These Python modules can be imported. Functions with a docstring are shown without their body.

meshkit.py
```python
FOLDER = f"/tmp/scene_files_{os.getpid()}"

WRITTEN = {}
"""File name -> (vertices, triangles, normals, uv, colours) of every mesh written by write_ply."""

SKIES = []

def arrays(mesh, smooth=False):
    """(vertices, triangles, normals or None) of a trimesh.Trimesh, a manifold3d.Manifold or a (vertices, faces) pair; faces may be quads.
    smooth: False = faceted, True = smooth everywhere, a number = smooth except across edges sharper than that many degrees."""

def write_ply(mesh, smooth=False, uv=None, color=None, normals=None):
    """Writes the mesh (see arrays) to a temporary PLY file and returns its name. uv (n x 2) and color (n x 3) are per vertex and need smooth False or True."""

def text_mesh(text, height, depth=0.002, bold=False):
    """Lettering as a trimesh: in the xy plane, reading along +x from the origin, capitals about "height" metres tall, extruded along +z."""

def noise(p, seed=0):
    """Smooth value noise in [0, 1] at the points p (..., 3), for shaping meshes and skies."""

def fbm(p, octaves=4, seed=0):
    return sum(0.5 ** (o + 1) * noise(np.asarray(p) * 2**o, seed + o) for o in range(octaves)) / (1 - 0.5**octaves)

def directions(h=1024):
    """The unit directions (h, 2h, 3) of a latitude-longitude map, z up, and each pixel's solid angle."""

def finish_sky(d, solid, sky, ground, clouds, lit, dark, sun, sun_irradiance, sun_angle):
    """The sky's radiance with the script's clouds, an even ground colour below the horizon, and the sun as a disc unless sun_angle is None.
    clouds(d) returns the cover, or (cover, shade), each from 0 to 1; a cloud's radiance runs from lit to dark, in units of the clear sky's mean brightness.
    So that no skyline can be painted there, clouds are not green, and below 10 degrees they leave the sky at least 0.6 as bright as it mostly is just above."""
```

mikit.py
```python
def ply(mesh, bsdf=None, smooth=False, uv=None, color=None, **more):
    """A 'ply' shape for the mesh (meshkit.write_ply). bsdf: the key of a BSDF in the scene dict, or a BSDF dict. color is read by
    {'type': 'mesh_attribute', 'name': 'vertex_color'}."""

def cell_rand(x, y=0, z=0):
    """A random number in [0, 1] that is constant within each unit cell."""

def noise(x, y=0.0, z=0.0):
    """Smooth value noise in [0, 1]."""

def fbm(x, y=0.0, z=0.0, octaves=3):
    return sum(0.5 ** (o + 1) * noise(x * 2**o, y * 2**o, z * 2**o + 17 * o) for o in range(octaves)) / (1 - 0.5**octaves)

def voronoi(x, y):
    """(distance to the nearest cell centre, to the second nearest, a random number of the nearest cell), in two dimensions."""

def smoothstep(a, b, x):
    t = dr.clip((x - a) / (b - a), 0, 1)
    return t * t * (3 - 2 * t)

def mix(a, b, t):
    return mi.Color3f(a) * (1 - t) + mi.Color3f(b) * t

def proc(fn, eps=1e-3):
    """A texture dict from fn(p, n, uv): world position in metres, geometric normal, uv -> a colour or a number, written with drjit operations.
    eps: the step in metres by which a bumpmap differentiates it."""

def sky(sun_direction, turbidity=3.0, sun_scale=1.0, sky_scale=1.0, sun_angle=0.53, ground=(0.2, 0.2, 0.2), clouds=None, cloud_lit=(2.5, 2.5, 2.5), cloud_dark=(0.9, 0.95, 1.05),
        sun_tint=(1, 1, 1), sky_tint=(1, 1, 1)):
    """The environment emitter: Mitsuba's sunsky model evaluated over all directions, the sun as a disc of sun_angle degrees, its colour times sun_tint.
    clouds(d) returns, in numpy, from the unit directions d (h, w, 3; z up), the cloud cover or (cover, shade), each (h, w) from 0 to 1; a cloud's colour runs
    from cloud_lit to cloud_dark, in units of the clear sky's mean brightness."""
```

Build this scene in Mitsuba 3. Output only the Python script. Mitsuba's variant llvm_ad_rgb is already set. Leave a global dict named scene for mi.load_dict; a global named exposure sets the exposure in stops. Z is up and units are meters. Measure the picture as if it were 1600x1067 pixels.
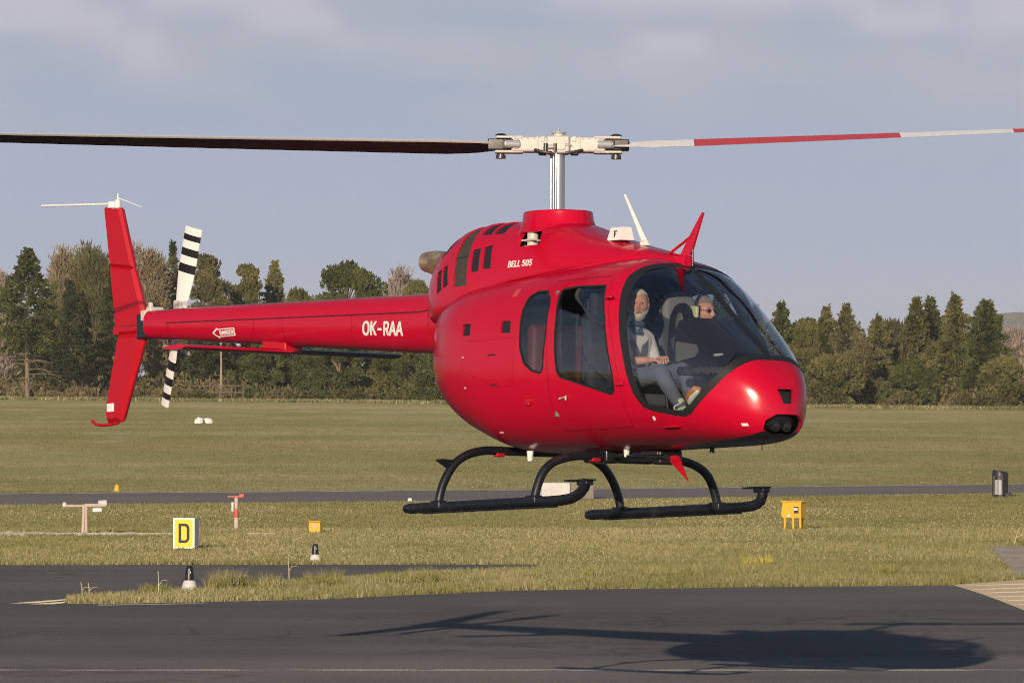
import math, random
import numpy as np, trimesh, manifold3d as m3, shapely, drjit as dr, mitsuba as mi
import shapely.geometry as sg
from scipy.interpolate import PchipInterpolator as PC
from scipy.spatial import cKDTree
import mikit, meshkit
from mikit import noise, fbm, smoothstep, mix, cell_rand

T = mi.ScalarTransform4f
PI = math.pi
# ------------------------------------------------------------------ camera, sky, exposure
CAM_H = 2.6824
scene, labels = {}, {}
scene['camera'] = {'type': 'perspective', 'fov': 2 * math.degrees(math.atan(800 / 11060.7)), 'fov_axis': 'x',
                   'near_clip': 1.0, 'far_clip': 20000.0,
                   'to_world': T().look_at(origin=[0, 0, CAM_H], target=[0, 100, CAM_H + 100 * math.tan(0.005560)], up=[0, 0, 1])}
exposure = 1.52


def sky_clouds(d):
    """Haze that thickens towards the horizon all round, and flat bands of stratocumulus above two degrees."""
    el = np.degrees(np.arcsin(np.clip(d[..., 2], -1, 1)))
    az = np.degrees(np.arctan2(d[..., 0], d[..., 1]))
    n = 0.5 * meshkit.fbm(np.stack([az * 0.30, el * 1.3 + 0.05 * az, 0 * el], -1), 4, 3) + 0.5 * meshkit.fbm(np.stack([az * 0.8 + 3, el * 3.0 + 0.25 * az, 0 * el + 5.0], -1), 4, 5)
    big = meshkit.fbm(np.stack([az * 0.1 + 7, el * 0.55, 0 * el + 3.0], -1), 3, 9)
    band = np.clip((el - 1.7) / 0.9, 0, 1) * (0.25 + 0.75 * np.exp(-np.maximum(el - 3, 0) / 10))
    cl = band * np.clip((n - 0.44) * 5.0 + (big - 0.5) * 1.0, 0, 1)
    haze = 0.85 * np.exp(-el / 6.5)
    cover = np.clip(np.maximum(haze, cl * 0.85), 0, 1)
    shade = np.clip(1.0 - 0.95 * cl - 0.12 * np.clip((n - 0.5) * 2, 0, 1), 0, 1)
    return cover, shade


scene['sky'] = mikit.sky((-0.8324, -3.8494, 1.0), turbidity=3, sun_scale=1.55, sky_scale=0.80, clouds=sky_clouds,
                         cloud_lit=(4.05, 3.86, 4.75), cloud_dark=(2.90, 3.42, 5.20), sun_tint=(0.86, 1.0, 1.55), sky_tint=(0.95, 0.98, 1.12))

# ------------------------------------------------------------------ materials


def prin(key, col, rough=0.5, two=True, **kw):
    b = {'type': 'principled', 'base_color': col if isinstance(col, dict) else {'type': 'rgb', 'value': list(col)}, 'roughness': rough, **kw}
    scene[key] = {'type': 'twosided', 'bsdf': b} if two else b


def proc(fn, **k): return mikit.proc(fn, **k)


def red_fn(p, n, uv):
    t = fbm(p.x * 1.7, p.y * 1.7, p.z * 3.1, 3)
    return mix((0.53, 0.0010, 0.026), (0.57, 0.0018, 0.032), t)


scene['red_paint'] = {'type': 'twosided', 'bsdf': {'type': 'roughplastic', 'diffuse_reflectance': proc(red_fn), 'alpha': 0.035, 'specular_reflectance': {'type': 'rgb', 'value': [0.8, 0.8, 0.8]}, 'int_ior': 1.55, 'distribution': 'ggx', 'nonlinear': False}}
prin('red_flat', (0.46, 0.002, 0.015), 0.42, specular=0.3, clearcoat=0.5, clearcoat_gloss=0.97)
prin('red_dark', (0.09, 0.002, 0.006), 0.5)
prin('black_paint', (0.010, 0.011, 0.013), 0.28, clearcoat=0.4)
prin('black_seal', (0.014, 0.015, 0.017), 0.5)
prin('skid_black', proc(lambda p, n, uv: mix((0.006, 0.008, 0.013), (0.014, 0.016, 0.022), smoothstep(0.5, 0.75, fbm(p.x * 9, p.y * 9, p.z * 9, 3)))), 0.42)
prin('interior_dark', (0.012, 0.015, 0.024), 0.7)
prin('panel_dark', (0.016, 0.018, 0.022), 0.55)
prin('panel_grey', (0.13, 0.13, 0.135), 0.6)
prin('seat_grey', (0.075, 0.085, 0.10), 0.75)
prin('headrest_grey', (0.20, 0.21, 0.23), 0.75)
prin('leather_rust', (0.28, 0.055, 0.025), 0.5)
prin('belt_grey', (0.055, 0.055, 0.06), 0.7)
scene['clear_pane'] = {'type': 'thindielectric', 'int_ior': 1.65, 'specular_transmittance': {'type': 'rgb', 'value': [0.86, 0.88, 0.90]}}
scene['tinted_pane'] = {'type': 'thindielectric', 'int_ior': 1.52, 'specular_transmittance': {'type': 'rgb', 'value': [0.50, 0.54, 0.60]}}
prin('cream_metal', proc(lambda p, n, uv: mix((0.50, 0.49, 0.45), (0.62, 0.61, 0.58), fbm(p.x * 14, p.y * 14, p.z * 14, 3))), 0.45)
prin('mast_metal', (0.52, 0.53, 0.55), 0.34, metallic=0.75)
prin('steel_dark', (0.10, 0.10, 0.105), 0.4, metallic=0.7)
prin('white_paint', (0.78, 0.78, 0.77), 0.4)
prin('blade_white', (0.80, 0.80, 0.79), 0.45)
prin('blade_red', (0.52, 0.055, 0.06), 0.5)
prin('blade_black', proc(lambda p, n, uv: mix((0.006, 0.006, 0.006), (0.012, 0.011, 0.010), fbm(p.x * 3, p.y * 3, p.z * 3, 3))), 0.55)
prin('blade_grey', (0.075, 0.08, 0.09), 0.5)
prin('exhaust_metal', proc(lambda p, n, uv: mix((0.85, 0.66, 0.42), (0.34, 0.22, 0.13), smoothstep(0.35, 0.7, fbm(p.x * 7, p.y * 7, p.z * 7, 4)))), 0.33, metallic=0.75)
prin('mesh_screen', proc(lambda p, n, uv: mix((0.035, 0.030, 0.022), (0.075, 0.066, 0.05), noise(p.x * 40, p.y * 40, p.z * 40))), 0.6)
prin('lamp_lens', (0.50, 0.51, 0.53), 0.2, metallic=0.25)
prin('lamp_dim', (0.028, 0.029, 0.031), 0.15, metallic=0.3)
prin('letter_white', (0.80, 0.80, 0.80), 0.5)
prin('skin', (0.55, 0.27, 0.18), 0.5)
prin('lips', (0.30, 0.10, 0.08), 0.5)
prin('eye_dark', (0.03, 0.025, 0.02), 0.3)
prin('eye_white', (0.6, 0.57, 0.52), 0.3)
prin('hair_white', (0.56, 0.51, 0.43), 0.85)
prin('hair_grey', (0.24, 0.215, 0.19), 0.8)
prin('shirt', proc(lambda p, n, uv: mix((0.46, 0.455, 0.45), (0.60, 0.595, 0.58), fbm(p.x * 11, p.y * 11, p.z * 11, 3))), 0.8)
prin('shirt_dark', (0.05, 0.06, 0.08), 0.8)
prin('scarf', (0.05, 0.09, 0.13), 0.8)
prin('trousers', proc(lambda p, n, uv: mix((0.075, 0.095, 0.14), (0.10, 0.12, 0.17), fbm(p.x * 12, p.y * 12, p.z * 12, 3))), 0.85)
prin('shoe_orange', (0.60, 0.20, 0.04), 0.6)
prin('shoe_green', (0.42, 0.52, 0.30), 0.6)
prin('lace_white', (0.7, 0.72, 0.66), 0.6)
prin('headset_green', (0.50, 0.56, 0.33), 0.4)
prin('yellow_paint', proc(lambda p, n, uv: mix((0.72, 0.44, 0.02), (0.62, 0.36, 0.02), fbm(p.x * 5, p.y * 5, p.z * 5, 4))), 0.45)
prin('sign_yellow', (0.78, 0.62, 0.06), 0.4)
prin('grey_metal', (0.34, 0.36, 0.40), 0.45)
prin('dull_white', proc(lambda p, n, uv: mix((0.50, 0.50, 0.50), (0.70, 0.70, 0.69), fbm(p.x * 5, p.y * 5, p.z * 5, 4))), 0.7)
prin('red_white_red', (0.50, 0.10, 0.09), 0.5)
prin('pole_pale', (0.52, 0.42, 0.38), 0.6)
prin('line_white', proc(lambda p, n, uv: mix((0.42, 0.41, 0.38), (0.12, 0.117, 0.115), smoothstep(0.42, 0.66, fbm(p.x * 2.5, p.y * 9, 0.0, 4)))), 0.8)
prin('line_yellow', proc(lambda p, n, uv: mix((0.85, 0.74, 0.48), (0.60, 0.52, 0.34), fbm(p.x * 4, p.y * 3, 0.0, 4))), 0.8)
prin('barrel_metal', proc(lambda p, n, uv: mix((0.018, 0.020, 0.026), (0.045, 0.047, 0.055), fbm(p.x * 6, p.y * 6, p.z * 3, 3))), 0.4, metallic=0.3)
prin('wood_grey', (0.14, 0.12, 0.09), 0.9)
prin('bark', proc(lambda p, n, uv: mix((0.13, 0.095, 0.07), (0.26, 0.20, 0.15), fbm(p.x * 4, p.y * 4, p.z * 1.5, 3))), 0.9)
prin('bark_pale', proc(lambda p, n, uv: mix((0.42, 0.35, 0.27), (0.26, 0.20, 0.15), fbm(p.x * 4, p.y * 4, p.z * 1.5, 3))), 0.9)
scene['leafage'] = {'type': 'twosided', 'bsdf': {'type': 'diffuse', 'reflectance': {'type': 'mesh_attribute', 'name': 'vertex_color'}}}


def asphalt_fn(p, n, uv):
    streak = fbm(p.x * 0.16, p.y * 0.8, 0.0, 4)
    patch = fbm(p.x * 0.35 + 5, p.y * 0.12, 1.0, 3)
    grain = noise(p.x * 60, p.y * 60, 0.0)
    c = mix((0.062, 0.061, 0.062), (0.092, 0.089, 0.088), smoothstep(0.2, 0.8, streak * 0.45 + patch * 0.55))
    seam = smoothstep(0.012, 0.0, dr.abs(p.y * 0.22 - dr.floor(p.y * 0.22) - 0.5) / 0.22 - 0.02)
    c = c * (1 + 0.22 * smoothstep(69.6, 68.6, p.y + 0.8 * noise(p.x * 0.3, 1.0, 4.0)))
    crack = smoothstep(0.035, 0.01, dr.abs(fbm(p.x * 0.7, p.y * 0.35, 9.0, 4) - 0.5)) * smoothstep(0.5, 0.7, noise(p.x * 0.25, p.y * 0.2, 6.0))
    c = c * (1 - 0.22 * crack)
    return c * (0.80 + 0.40 * grain) * (1 - 0.28 * seam * smoothstep(0.4, 0.55, noise(p.x * 0.5, dr.floor(p.y * 0.22), 2.0)))


scene['asphalt'] = {'type': 'bumpmap', 'tex': proc(lambda p, n, uv: 0.004 * noise(p.x * 22, p.y * 22, 0.0), eps=0.01), 'scale': 1.0,
                    'bsdf': {'type': 'principled', 'base_color': proc(asphalt_fn), 'roughness': 0.85, 'specular': 0.3}}
scene['runway_asphalt'] = {'type': 'principled', 'roughness': 0.9, 'specular': 0.25,
                           'base_color': proc(lambda p, n, uv: mix((0.085, 0.084, 0.086), (0.120, 0.117, 0.118), fbm(p.x * 0.15, p.y * 0.6, 0.0, 4)))}


def soil_fn(p, n, uv):
    a = fbm(p.x * 0.055, p.y * 0.016, 0.0, 4)
    b = fbm(p.x * 0.35, p.y * 0.05, 3.0, 5)
    c = fbm(p.x * 3, p.y * 0.5, 5.0, 4)
    g = mix((0.50, 0.445, 0.185), (0.62, 0.545, 0.26), smoothstep(0.3, 0.7, a * 0.6 + b * 0.4))
    g = mix(g, (0.64, 0.56, 0.30), smoothstep(0.60, 0.78, b) * 0.6)
    band = fbm(p.x * 0.012, p.y * 0.075, 8.0, 4)
    g = mix(g, g * mi.Color3f(0.90, 0.94, 0.88), smoothstep(0.45, 0.65, band))
    g = mix(g, g * mi.Color3f(1.09, 1.05, 1.06), smoothstep(0.52, 0.36, band))
    return g * (0.80 + 0.40 * c)


scene['soil_grass'] = {'type': 'diffuse', 'reflectance': proc(soil_fn)}
scene['hill_green'] = {'type': 'diffuse', 'reflectance': proc(lambda p, n, uv: mix((0.030, 0.042, 0.035), (0.055, 0.065, 0.050), fbm(p.x * 0.01, p.y * 0.004, p.z * 0.03, 4)))}
prin('pale_concrete', proc(lambda p, n, uv: mix((0.30, 0.25, 0.17), (0.44, 0.37, 0.26), fbm(p.x * 2.2, p.y * 1.2, 0.0, 5))), 0.9, two=False)
prin('grey_concrete', proc(lambda p, n, uv: mix((0.17, 0.15, 0.125), (0.27, 0.245, 0.205), fbm(p.x * 4, p.y * 2, 0.0, 4))), 0.9)
prin('rubble', proc(lambda p, n, uv: mix((0.34, 0.31, 0.26), (0.55, 0.52, 0.46), fbm(p.x * 8, p.y * 8, p.z * 8, 3))), 0.9)

# ------------------------------------------------------------------ helpers


def num(key):
    if key not in USED:
        USED.add(key); return key
    k = 1
    while f'{key}_{k:03d}' in USED: k += 1
    USED.add(f'{key}_{k:03d}'); return f'{key}_{k:03d}'


USED = set()


def lab(key, label=None, cat=None, group=None, kind=None):
    d = {}
    for a, b in (('label', label), ('category', cat), ('group', group), ('kind', kind)):
        if b: d[a] = b
    labels[key] = d
    return key


def tm(mesh):
    if hasattr(mesh, 'to_mesh'):
        mm = mesh.to_mesh(); return trimesh.Trimesh(np.array(mm.vert_properties[:, :3], float), np.array(mm.tri_verts, int), process=False)
    if isinstance(mesh, (tuple, list)) and not hasattr(mesh, 'vertices'):
        if len(mesh) == 2 and isinstance(mesh[0], np.ndarray):
            f = np.asarray(mesh[1])
            if f.shape[1] == 4: f = np.vstack([f[:, [0, 1, 2]], f[:, [0, 2, 3]]])
            return trimesh.Trimesh(mesh[0], f, process=False)
        return trimesh.util.concatenate([tm(x) for x in mesh])
    return mesh


def put(key, mesh, bsdf, smooth=35, M=None, color=None):
    """One entry of the scene; M a 4x4 placing matrix."""
    key = num(key)
    mesh = tm(mesh)
    if M is not None:
        mesh = mesh.copy(); mesh.apply_transform(M)
    scene[key] = mikit.ply(mesh, bsdf, smooth=smooth, color=color)
    return key


def puts(key, meshes, *a, **k):
    """put() for several alike pieces, each an entry of its own; the key of the first."""
    return [put(key, m, *a, **k) for m in meshes][0]


def box(x0, x1, y0, y1, z0, z1, r=0.0):
    if r <= 0:
        b = trimesh.creation.box((x1 - x0, y1 - y0, z1 - z0)); b.apply_translation(((x0 + x1) / 2, (y0 + y1) / 2, (z0 + z1) / 2)); return b
    pts = [(x, y, z) for x in (x0 + r, x1 - r) for y in (y0 + r, y1 - r) for z in (z0 + r, z1 - r)]
    s = m3.Manifold.sphere(r, 12)
    return tm(m3.Manifold.batch_hull([s.translate(p) for p in pts]))


def cyl(p0, p1, r0, r1=None, n=20):
    r1 = r0 if r1 is None else r1
    return tube([p0, p1], [r0, r1], n)


def tube(pts, rad, n=12, cap=True, flat=None):
    p = np.asarray(pts, float); rad = np.broadcast_to(rad, (len(p),))
    t = np.gradient(p, axis=0); t /= np.linalg.norm(t, axis=1, keepdims=True) + 1e-12
    a = np.cross(t[0], [0, 0, 1.0] if abs(t[0][2]) < 0.9 else [1.0, 0, 0]); a /= np.linalg.norm(a)
    V = []; ang = np.arange(n) * 2 * PI / n
    for i in range(len(p)):
        a = a - t[i] * (a @ t[i]); a /= np.linalg.norm(a); b = np.cross(t[i], a)
        V.append(p[i] + rad[i] * (np.cos(ang)[:, None] * a + np.sin(ang)[:, None] * b))
    V = np.array(V).reshape(-1, 3); k = len(p)
    i, j = np.meshgrid(np.arange(k - 1), np.arange(n), indexing='ij'); j2 = (j + 1) % n
    q = np.stack([i * n + j, i * n + j2, (i + 1) * n + j2, (i + 1) * n + j], -1).reshape(-1, 4)
    F = np.vstack([q[:, [0, 1, 2]], q[:, [0, 2, 3]]])
    if cap:
        V = np.vstack([V, p[0], p[-1]]); jj = np.arange(n); kk = (jj + 1) % n
        F = np.vstack([F, np.stack([np.full(n, k * n), kk, jj], 1), np.stack([np.full(n, k * n + 1), (k - 1) * n + jj, (k - 1) * n + kk], 1)])
    return trimesh.Trimesh(V, F, process=False)


def curve(pts, k=8):
    p = np.asarray(pts, float); s = np.r_[0, np.cumsum(np.linalg.norm(np.diff(p, axis=0), axis=1))]
    u = np.linspace(0, s[-1], (len(p) - 1) * k + 1)
    return np.stack([PC(s, p[:, i])(u) for i in range(p.shape[1])], 1)


def mf(mesh):
    if hasattr(mesh, 'to_mesh'): return mesh
    mesh = tm(mesh)
    return m3.Manifold(m3.Mesh(np.ascontiguousarray(mesh.vertices, np.float32), np.ascontiguousarray(mesh.faces, np.uint32)))


AX = {'xz': lambda a, b: [[1, 0, 0, 0], [0, 0, -1, -a], [0, 1, 0, 0]], 'yz': lambda a, b: [[0, 0, 1, a], [1, 0, 0, 0], [0, 1, 0, 0]], 'xy': lambda a, b: [[1, 0, 0, 0], [0, 1, 0, 0], [0, 0, 1, a]]}


def prism(poly, plane, lo, hi):
    """A polygon in a plane of the body's axes, extruded along the third axis from lo to hi."""
    g = poly if isinstance(poly, sg.base.BaseGeometry) else sg.Polygon(poly)
    g = g.buffer(0); out = []
    for q in getattr(g, 'geoms', [g]):
        q = shapely.geometry.polygon.orient(q)
        rings = [np.array(q.exterior.coords)[:-1]] + [np.array(r.coords)[:-1] for r in q.interiors]
        c = m3.CrossSection([r.tolist() for r in rings], m3.FillRule.EvenOdd).extrude(hi - lo)
        if plane == 'xz': M = [[1, 0, 0, 0], [0, 0, -1, hi], [0, 1, 0, 0]]
        elif plane == 'yz': M = [[0, 0, 1, lo], [1, 0, 0, 0], [0, 1, 0, 0]]
        else: M = [[1, 0, 0, 0], [0, 1, 0, 0], [0, 0, 1, lo]]
        out.append(c.transform(np.array(M, np.float64)))
    return out[0] if len(out) == 1 else m3.Manifold.batch_boolean(out, m3.OpType.Add)


def loft(st, nx=110, na=112, nu=2.6, nl=2.6):
    st = np.asarray(st, float); xs = st[:, 0]
    x = xs[0] + (xs[-1] - xs[0]) * (1 - np.cos(np.linspace(0, PI, nx))) / 2
    w, zb, zt, zm = [PC(xs, st[:, k])(x) for k in range(1, 5)]
    a = np.arange(na) / na * 2 * PI; c, s = np.cos(a), np.sin(a); ex = np.where(s >= 0, nu, nl)
    cy, sz = np.sign(c) * np.abs(c) ** (2 / ex), np.sign(s) * np.abs(s) ** (2 / ex)
    V = np.stack([np.repeat(x[:, None], na, 1), w[:, None] * cy, zm[:, None] + np.where(s >= 0, (zt - zm)[:, None], (zm - zb)[:, None]) * sz], -1).reshape(-1, 3)
    i, j = np.meshgrid(np.arange(nx - 1), np.arange(na), indexing='ij'); j2 = (j + 1) % na
    q = np.stack([i * na + j, i * na + j2, (i + 1) * na + j2, (i + 1) * na + j], -1).reshape(-1, 4)
    n = len(V); V = np.vstack([V, V[:na].mean(0), V[-na:].mean(0)]); jj = np.arange(na); kk = (jj + 1) % na
    F = np.vstack([q[:, [0, 1, 2]], q[:, [0, 2, 3]], np.stack([np.full(na, n), kk, jj], 1), np.stack([np.full(na, n + 1), (nx - 1) * na + jj, (nx - 1) * na + kk], 1)])
    return trimesh.Trimesh(V, F, process=False)


def offset(mesh, d):
    m = mesh.copy(); m.vertices = np.array(mesh.vertices) + d * np.array(mesh.vertex_normals); return m


def sheet(solid_mesh, cutter):
    """The open patch of a closed surface that lies inside the cutter."""
    a = mf(solid_mesh).as_original(); ident = a.original_id()
    r = (a ^ cutter).to_mesh(); idx, ids = np.array(r.run_index), list(r.run_original_id)
    F = np.vstack([np.array(r.tri_verts)[idx[i] // 3: idx[i + 1] // 3] for i in range(len(ids)) if ids[i] == ident] + [np.zeros((0, 3), int)])
    m = trimesh.Trimesh(np.array(r.vert_properties[:, :3], float), F.astype(int), process=False); m.remove_unreferenced_vertices(); return m


def skin_put(key, solid, bsdf, hull, angle=30, M=None):
    """put() with the normals of the smooth hull on the outer skin, so that reflections stay clean along cut edges."""
    mesh = tm(solid)
    sm = trimesh.graph.smooth_shade(mesh, angle=np.radians(angle), facet_minarea=None)
    v, f, n = meshkit.arrays(sm, True)
    tree = cKDTree(hull.vertices); hn = np.array(hull.vertex_normals)
    dist, ix = tree.query(v, k=6); w = 1 / (dist + 1e-4) ** 2
    hN = (hn[ix] * w[..., None]).sum(1); hN /= np.linalg.norm(hN, axis=1, keepdims=True) + 1e-12
    ok = (n * hN).sum(1) > 0.85
    n = np.where(ok[:, None], hN, n)
    key = num(key); R = M[:3, :3]
    v = v @ R.T + M[:3, 3]; n = n @ R.T
    scene[key] = {'type': 'ply', 'filename': meshkit.write_ply((v, f), True, normals=n), 'face_normals': False, 'bsdf': {'type': 'ref', 'id': bsdf}}
    return key


def mat(loc=(0, 0, 0), rz=0.0, s=1.0):
    M = np.eye(4); c, q = math.cos(rz), math.sin(rz)
    M[:3, :3] = np.array([[c, -q, 0], [q, c, 0], [0, 0, 1]]) * s; M[:3, 3] = loc; return M

# ------------------------------------------------------------------ ground, roads


def sstep(a, b, x):
    t = np.clip((x - a) / (b - a), 0, 1); return t * t * (3 - 2 * t)


def terrain(x, y):
    rise = np.clip(0.55 - 0.0103 * np.asarray(x), -0.1, 1.25)
    return sstep(200, 640, np.asarray(y)) * rise


gx = np.unique(np.r_[-6000, -2500, -1000, -400, np.linspace(-160, 160, 65), 400, 1000, 2500, 6000])
gy = np.unique(np.r_[-80, 0, 40, np.linspace(60, 200, 29), np.linspace(220, 760, 46), 1000, 1500, 2500, 4000, 6000, 9000])
GX, GY = np.meshgrid(gx, gy)
GV = np.stack([GX.ravel(), GY.ravel(), terrain(GX, GY).ravel()], -1)
i, j = np.meshgrid(np.arange(len(gy) - 1), np.arange(len(gx) - 1), indexing='ij'); nx_ = len(gx)
lab(put('ground', (GV, np.stack([i * nx_ + j, i * nx_ + j + 1, (i + 1) * nx_ + j + 1, (i + 1) * nx_ + j], -1).reshape(-1, 4)), 'soil_grass', smooth=True),
    'wide mown airfield meadow of dry green and straw coloured grass', None, None, 'structure')


def flat(poly, z):
    g = poly if isinstance(poly, sg.base.BaseGeometry) else sg.Polygon(poly)
    out = []
    for q in getattr(g, 'geoms', [g]):
        v, f = trimesh.creation.triangulate_polygon(q, engine='earcut')
        out.append(trimesh.Trimesh(np.c_[v, np.full(len(v), z)], f, process=False))
    m = trimesh.util.concatenate(out)
    if m.face_normals[:, 2].mean() < 0: m.invert()
    return m


def ragged(pts, amp, step, seed):
    """A polyline with an uneven edge."""
    p = np.asarray(pts, float); s = np.r_[0, np.cumsum(np.linalg.norm(np.diff(p, axis=0), axis=1))]
    u = np.arange(0, s[-1], step); q = np.stack([np.interp(u, s, p[:, k]) for k in (0, 1)], 1)
    q[:, 1] += amp * (meshkit.fbm(np.stack([u * 1.3, u * 0, u * 0 + seed], -1), 4, seed) - 0.5) * 2
    return [tuple(x) for x in q] + [tuple(p[-1])]


# apron with the connecting taxiway that leaves it on the left; the grass island lies between them
isle_low = [(-5.40, 85.25), (-4.9, 85.1), (-3.85, 85.75), (-2.4, 86.9), (0, 90.6), (2.9, 92.0), (5.9, 92.9), (30, 100.2)]
isle_top = [(-5.40, 87.3), (-4.1, 90.6), (-2.6, 94.8), (-0.9, 98.9), (0.3, 101.2), (0.95, 103.0)]
field = [(0.95, 103.2), (0.4, 103.4), (-8, 103.1), (-40, 103.0)]
apron_poly = sg.Polygon([(-60, -60), (60, -60), (60, 108.9), (30, 100.2)] + ragged(isle_low[::-1], 0.10, 0.25, 4)[1:-1] + [(-5.45, 86.2)] + ragged(isle_top, 0.22, 0.25, 5) + ragged(field, 0.14, 0.3, 6) + [(-60, 103)]).buffer(0)
lab(put('apron', flat(apron_poly, 0.004), 'asphalt', smooth=False), 'dark asphalt apron and taxiway in the foreground', None, None, 'structure')
run_poly = sg.Polygon(ragged([(-60, 146.5), (-11.1, 152.9), (0, 158.8), (12.3, 169.5), (60, 196)], 0.3, 0.8, 7) + ragged([(60, 216), (13.4, 185.0), (0, 175.0), (-12.2, 168.9), (-60, 162)], 0.35, 0.8, 8)).buffer(0)
RUN_Z = 0.006
lab(put('runway', flat(run_poly, RUN_Z), 'runway_asphalt', smooth=False), 'grey asphalt runway crossing the meadow behind the helicopter', None, None, 'structure')
path_poly = sg.Polygon([(7.72, 114.6), (60, 114.6), (60, 96.4), (6.85, 96.4)])
# paving slabs of the path on the right
k = 0
for a in range(3):
    for b in range(6):
        x0 = 7.72 - 0.87 * (b / 6) + a * 1.0; x1 = x0 + 0.97; y0 = 114.6 - 3.03 * (b + 1); y1 = y0 + 2.97
        key = put('path__slab' if k else 'path__slab', flat([(x0 - 0.14, y0), (x1 - 0.14, y0), (x1, y1), (x0, y1)], 0.0 + 0.012 + 0.003 * ((a * 7 + b * 3) % 3)), 'grey_concrete', smooth=False); k += 1
put('path__bed', flat([(7.6, 114.9), (60, 114.9), (60, 96.2), (6.75, 96.2)], 0.004), 'rubble', smooth=False)
lab('path', 'grey paved path joining the apron at the right edge', None, None, 'structure')
verge = sg.Polygon(ragged([(5.78, 92.9), (5.9, 89.0), (5.95, 85.5), (5.98, 82.4), (6.4, 77.0)], 0.0, 0.5, 1) + [(30, 78), (30, 100), (6.95, 95.5)])
lab(put('gravel_verge', flat(verge, 0.010), 'pale_concrete', smooth=False), 'pale straw strewn concrete corner beside the apron on the right', None, None, 'structure')
for t in np.linspace(0.04, 0.93, 7):   # worn stripes fanning over the corner
    x0, y0 = 5.84 + 0.1 * t, 92.6 - 10.5 * t
    lab(put('road_marking', flat([(x0, y0), (x0 + 0.35, y0 + 0.55), (9.5, y0 + 4.2 - 2.2 * t), (9.5, y0 + 3.4 - 2.2 * t)], 0.0145), 'line_yellow', smooth=False), 'worn pale yellow stripe fanning across the concrete corner', None, 'stripes on the concrete corner', 'structure')
lab(put('road_marking', flat([(-60, 65.62), (60, 65.42), (60, 65.58), (-60, 65.78)], 0.008), 'line_white', smooth=False), 'long thin worn white line across the near apron', None, None, 'structure')
lab(put('road_marking', flat(ragged([(-4.95, 84.45), (-3.7, 85.15)], 0.05, 0.2, 3) + [(-3.7, 85.35), (-4.95, 84.75)], 0.008), 'line_white', smooth=False), 'short white dash at the foot of the grass island', None, None, 'structure')
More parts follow.
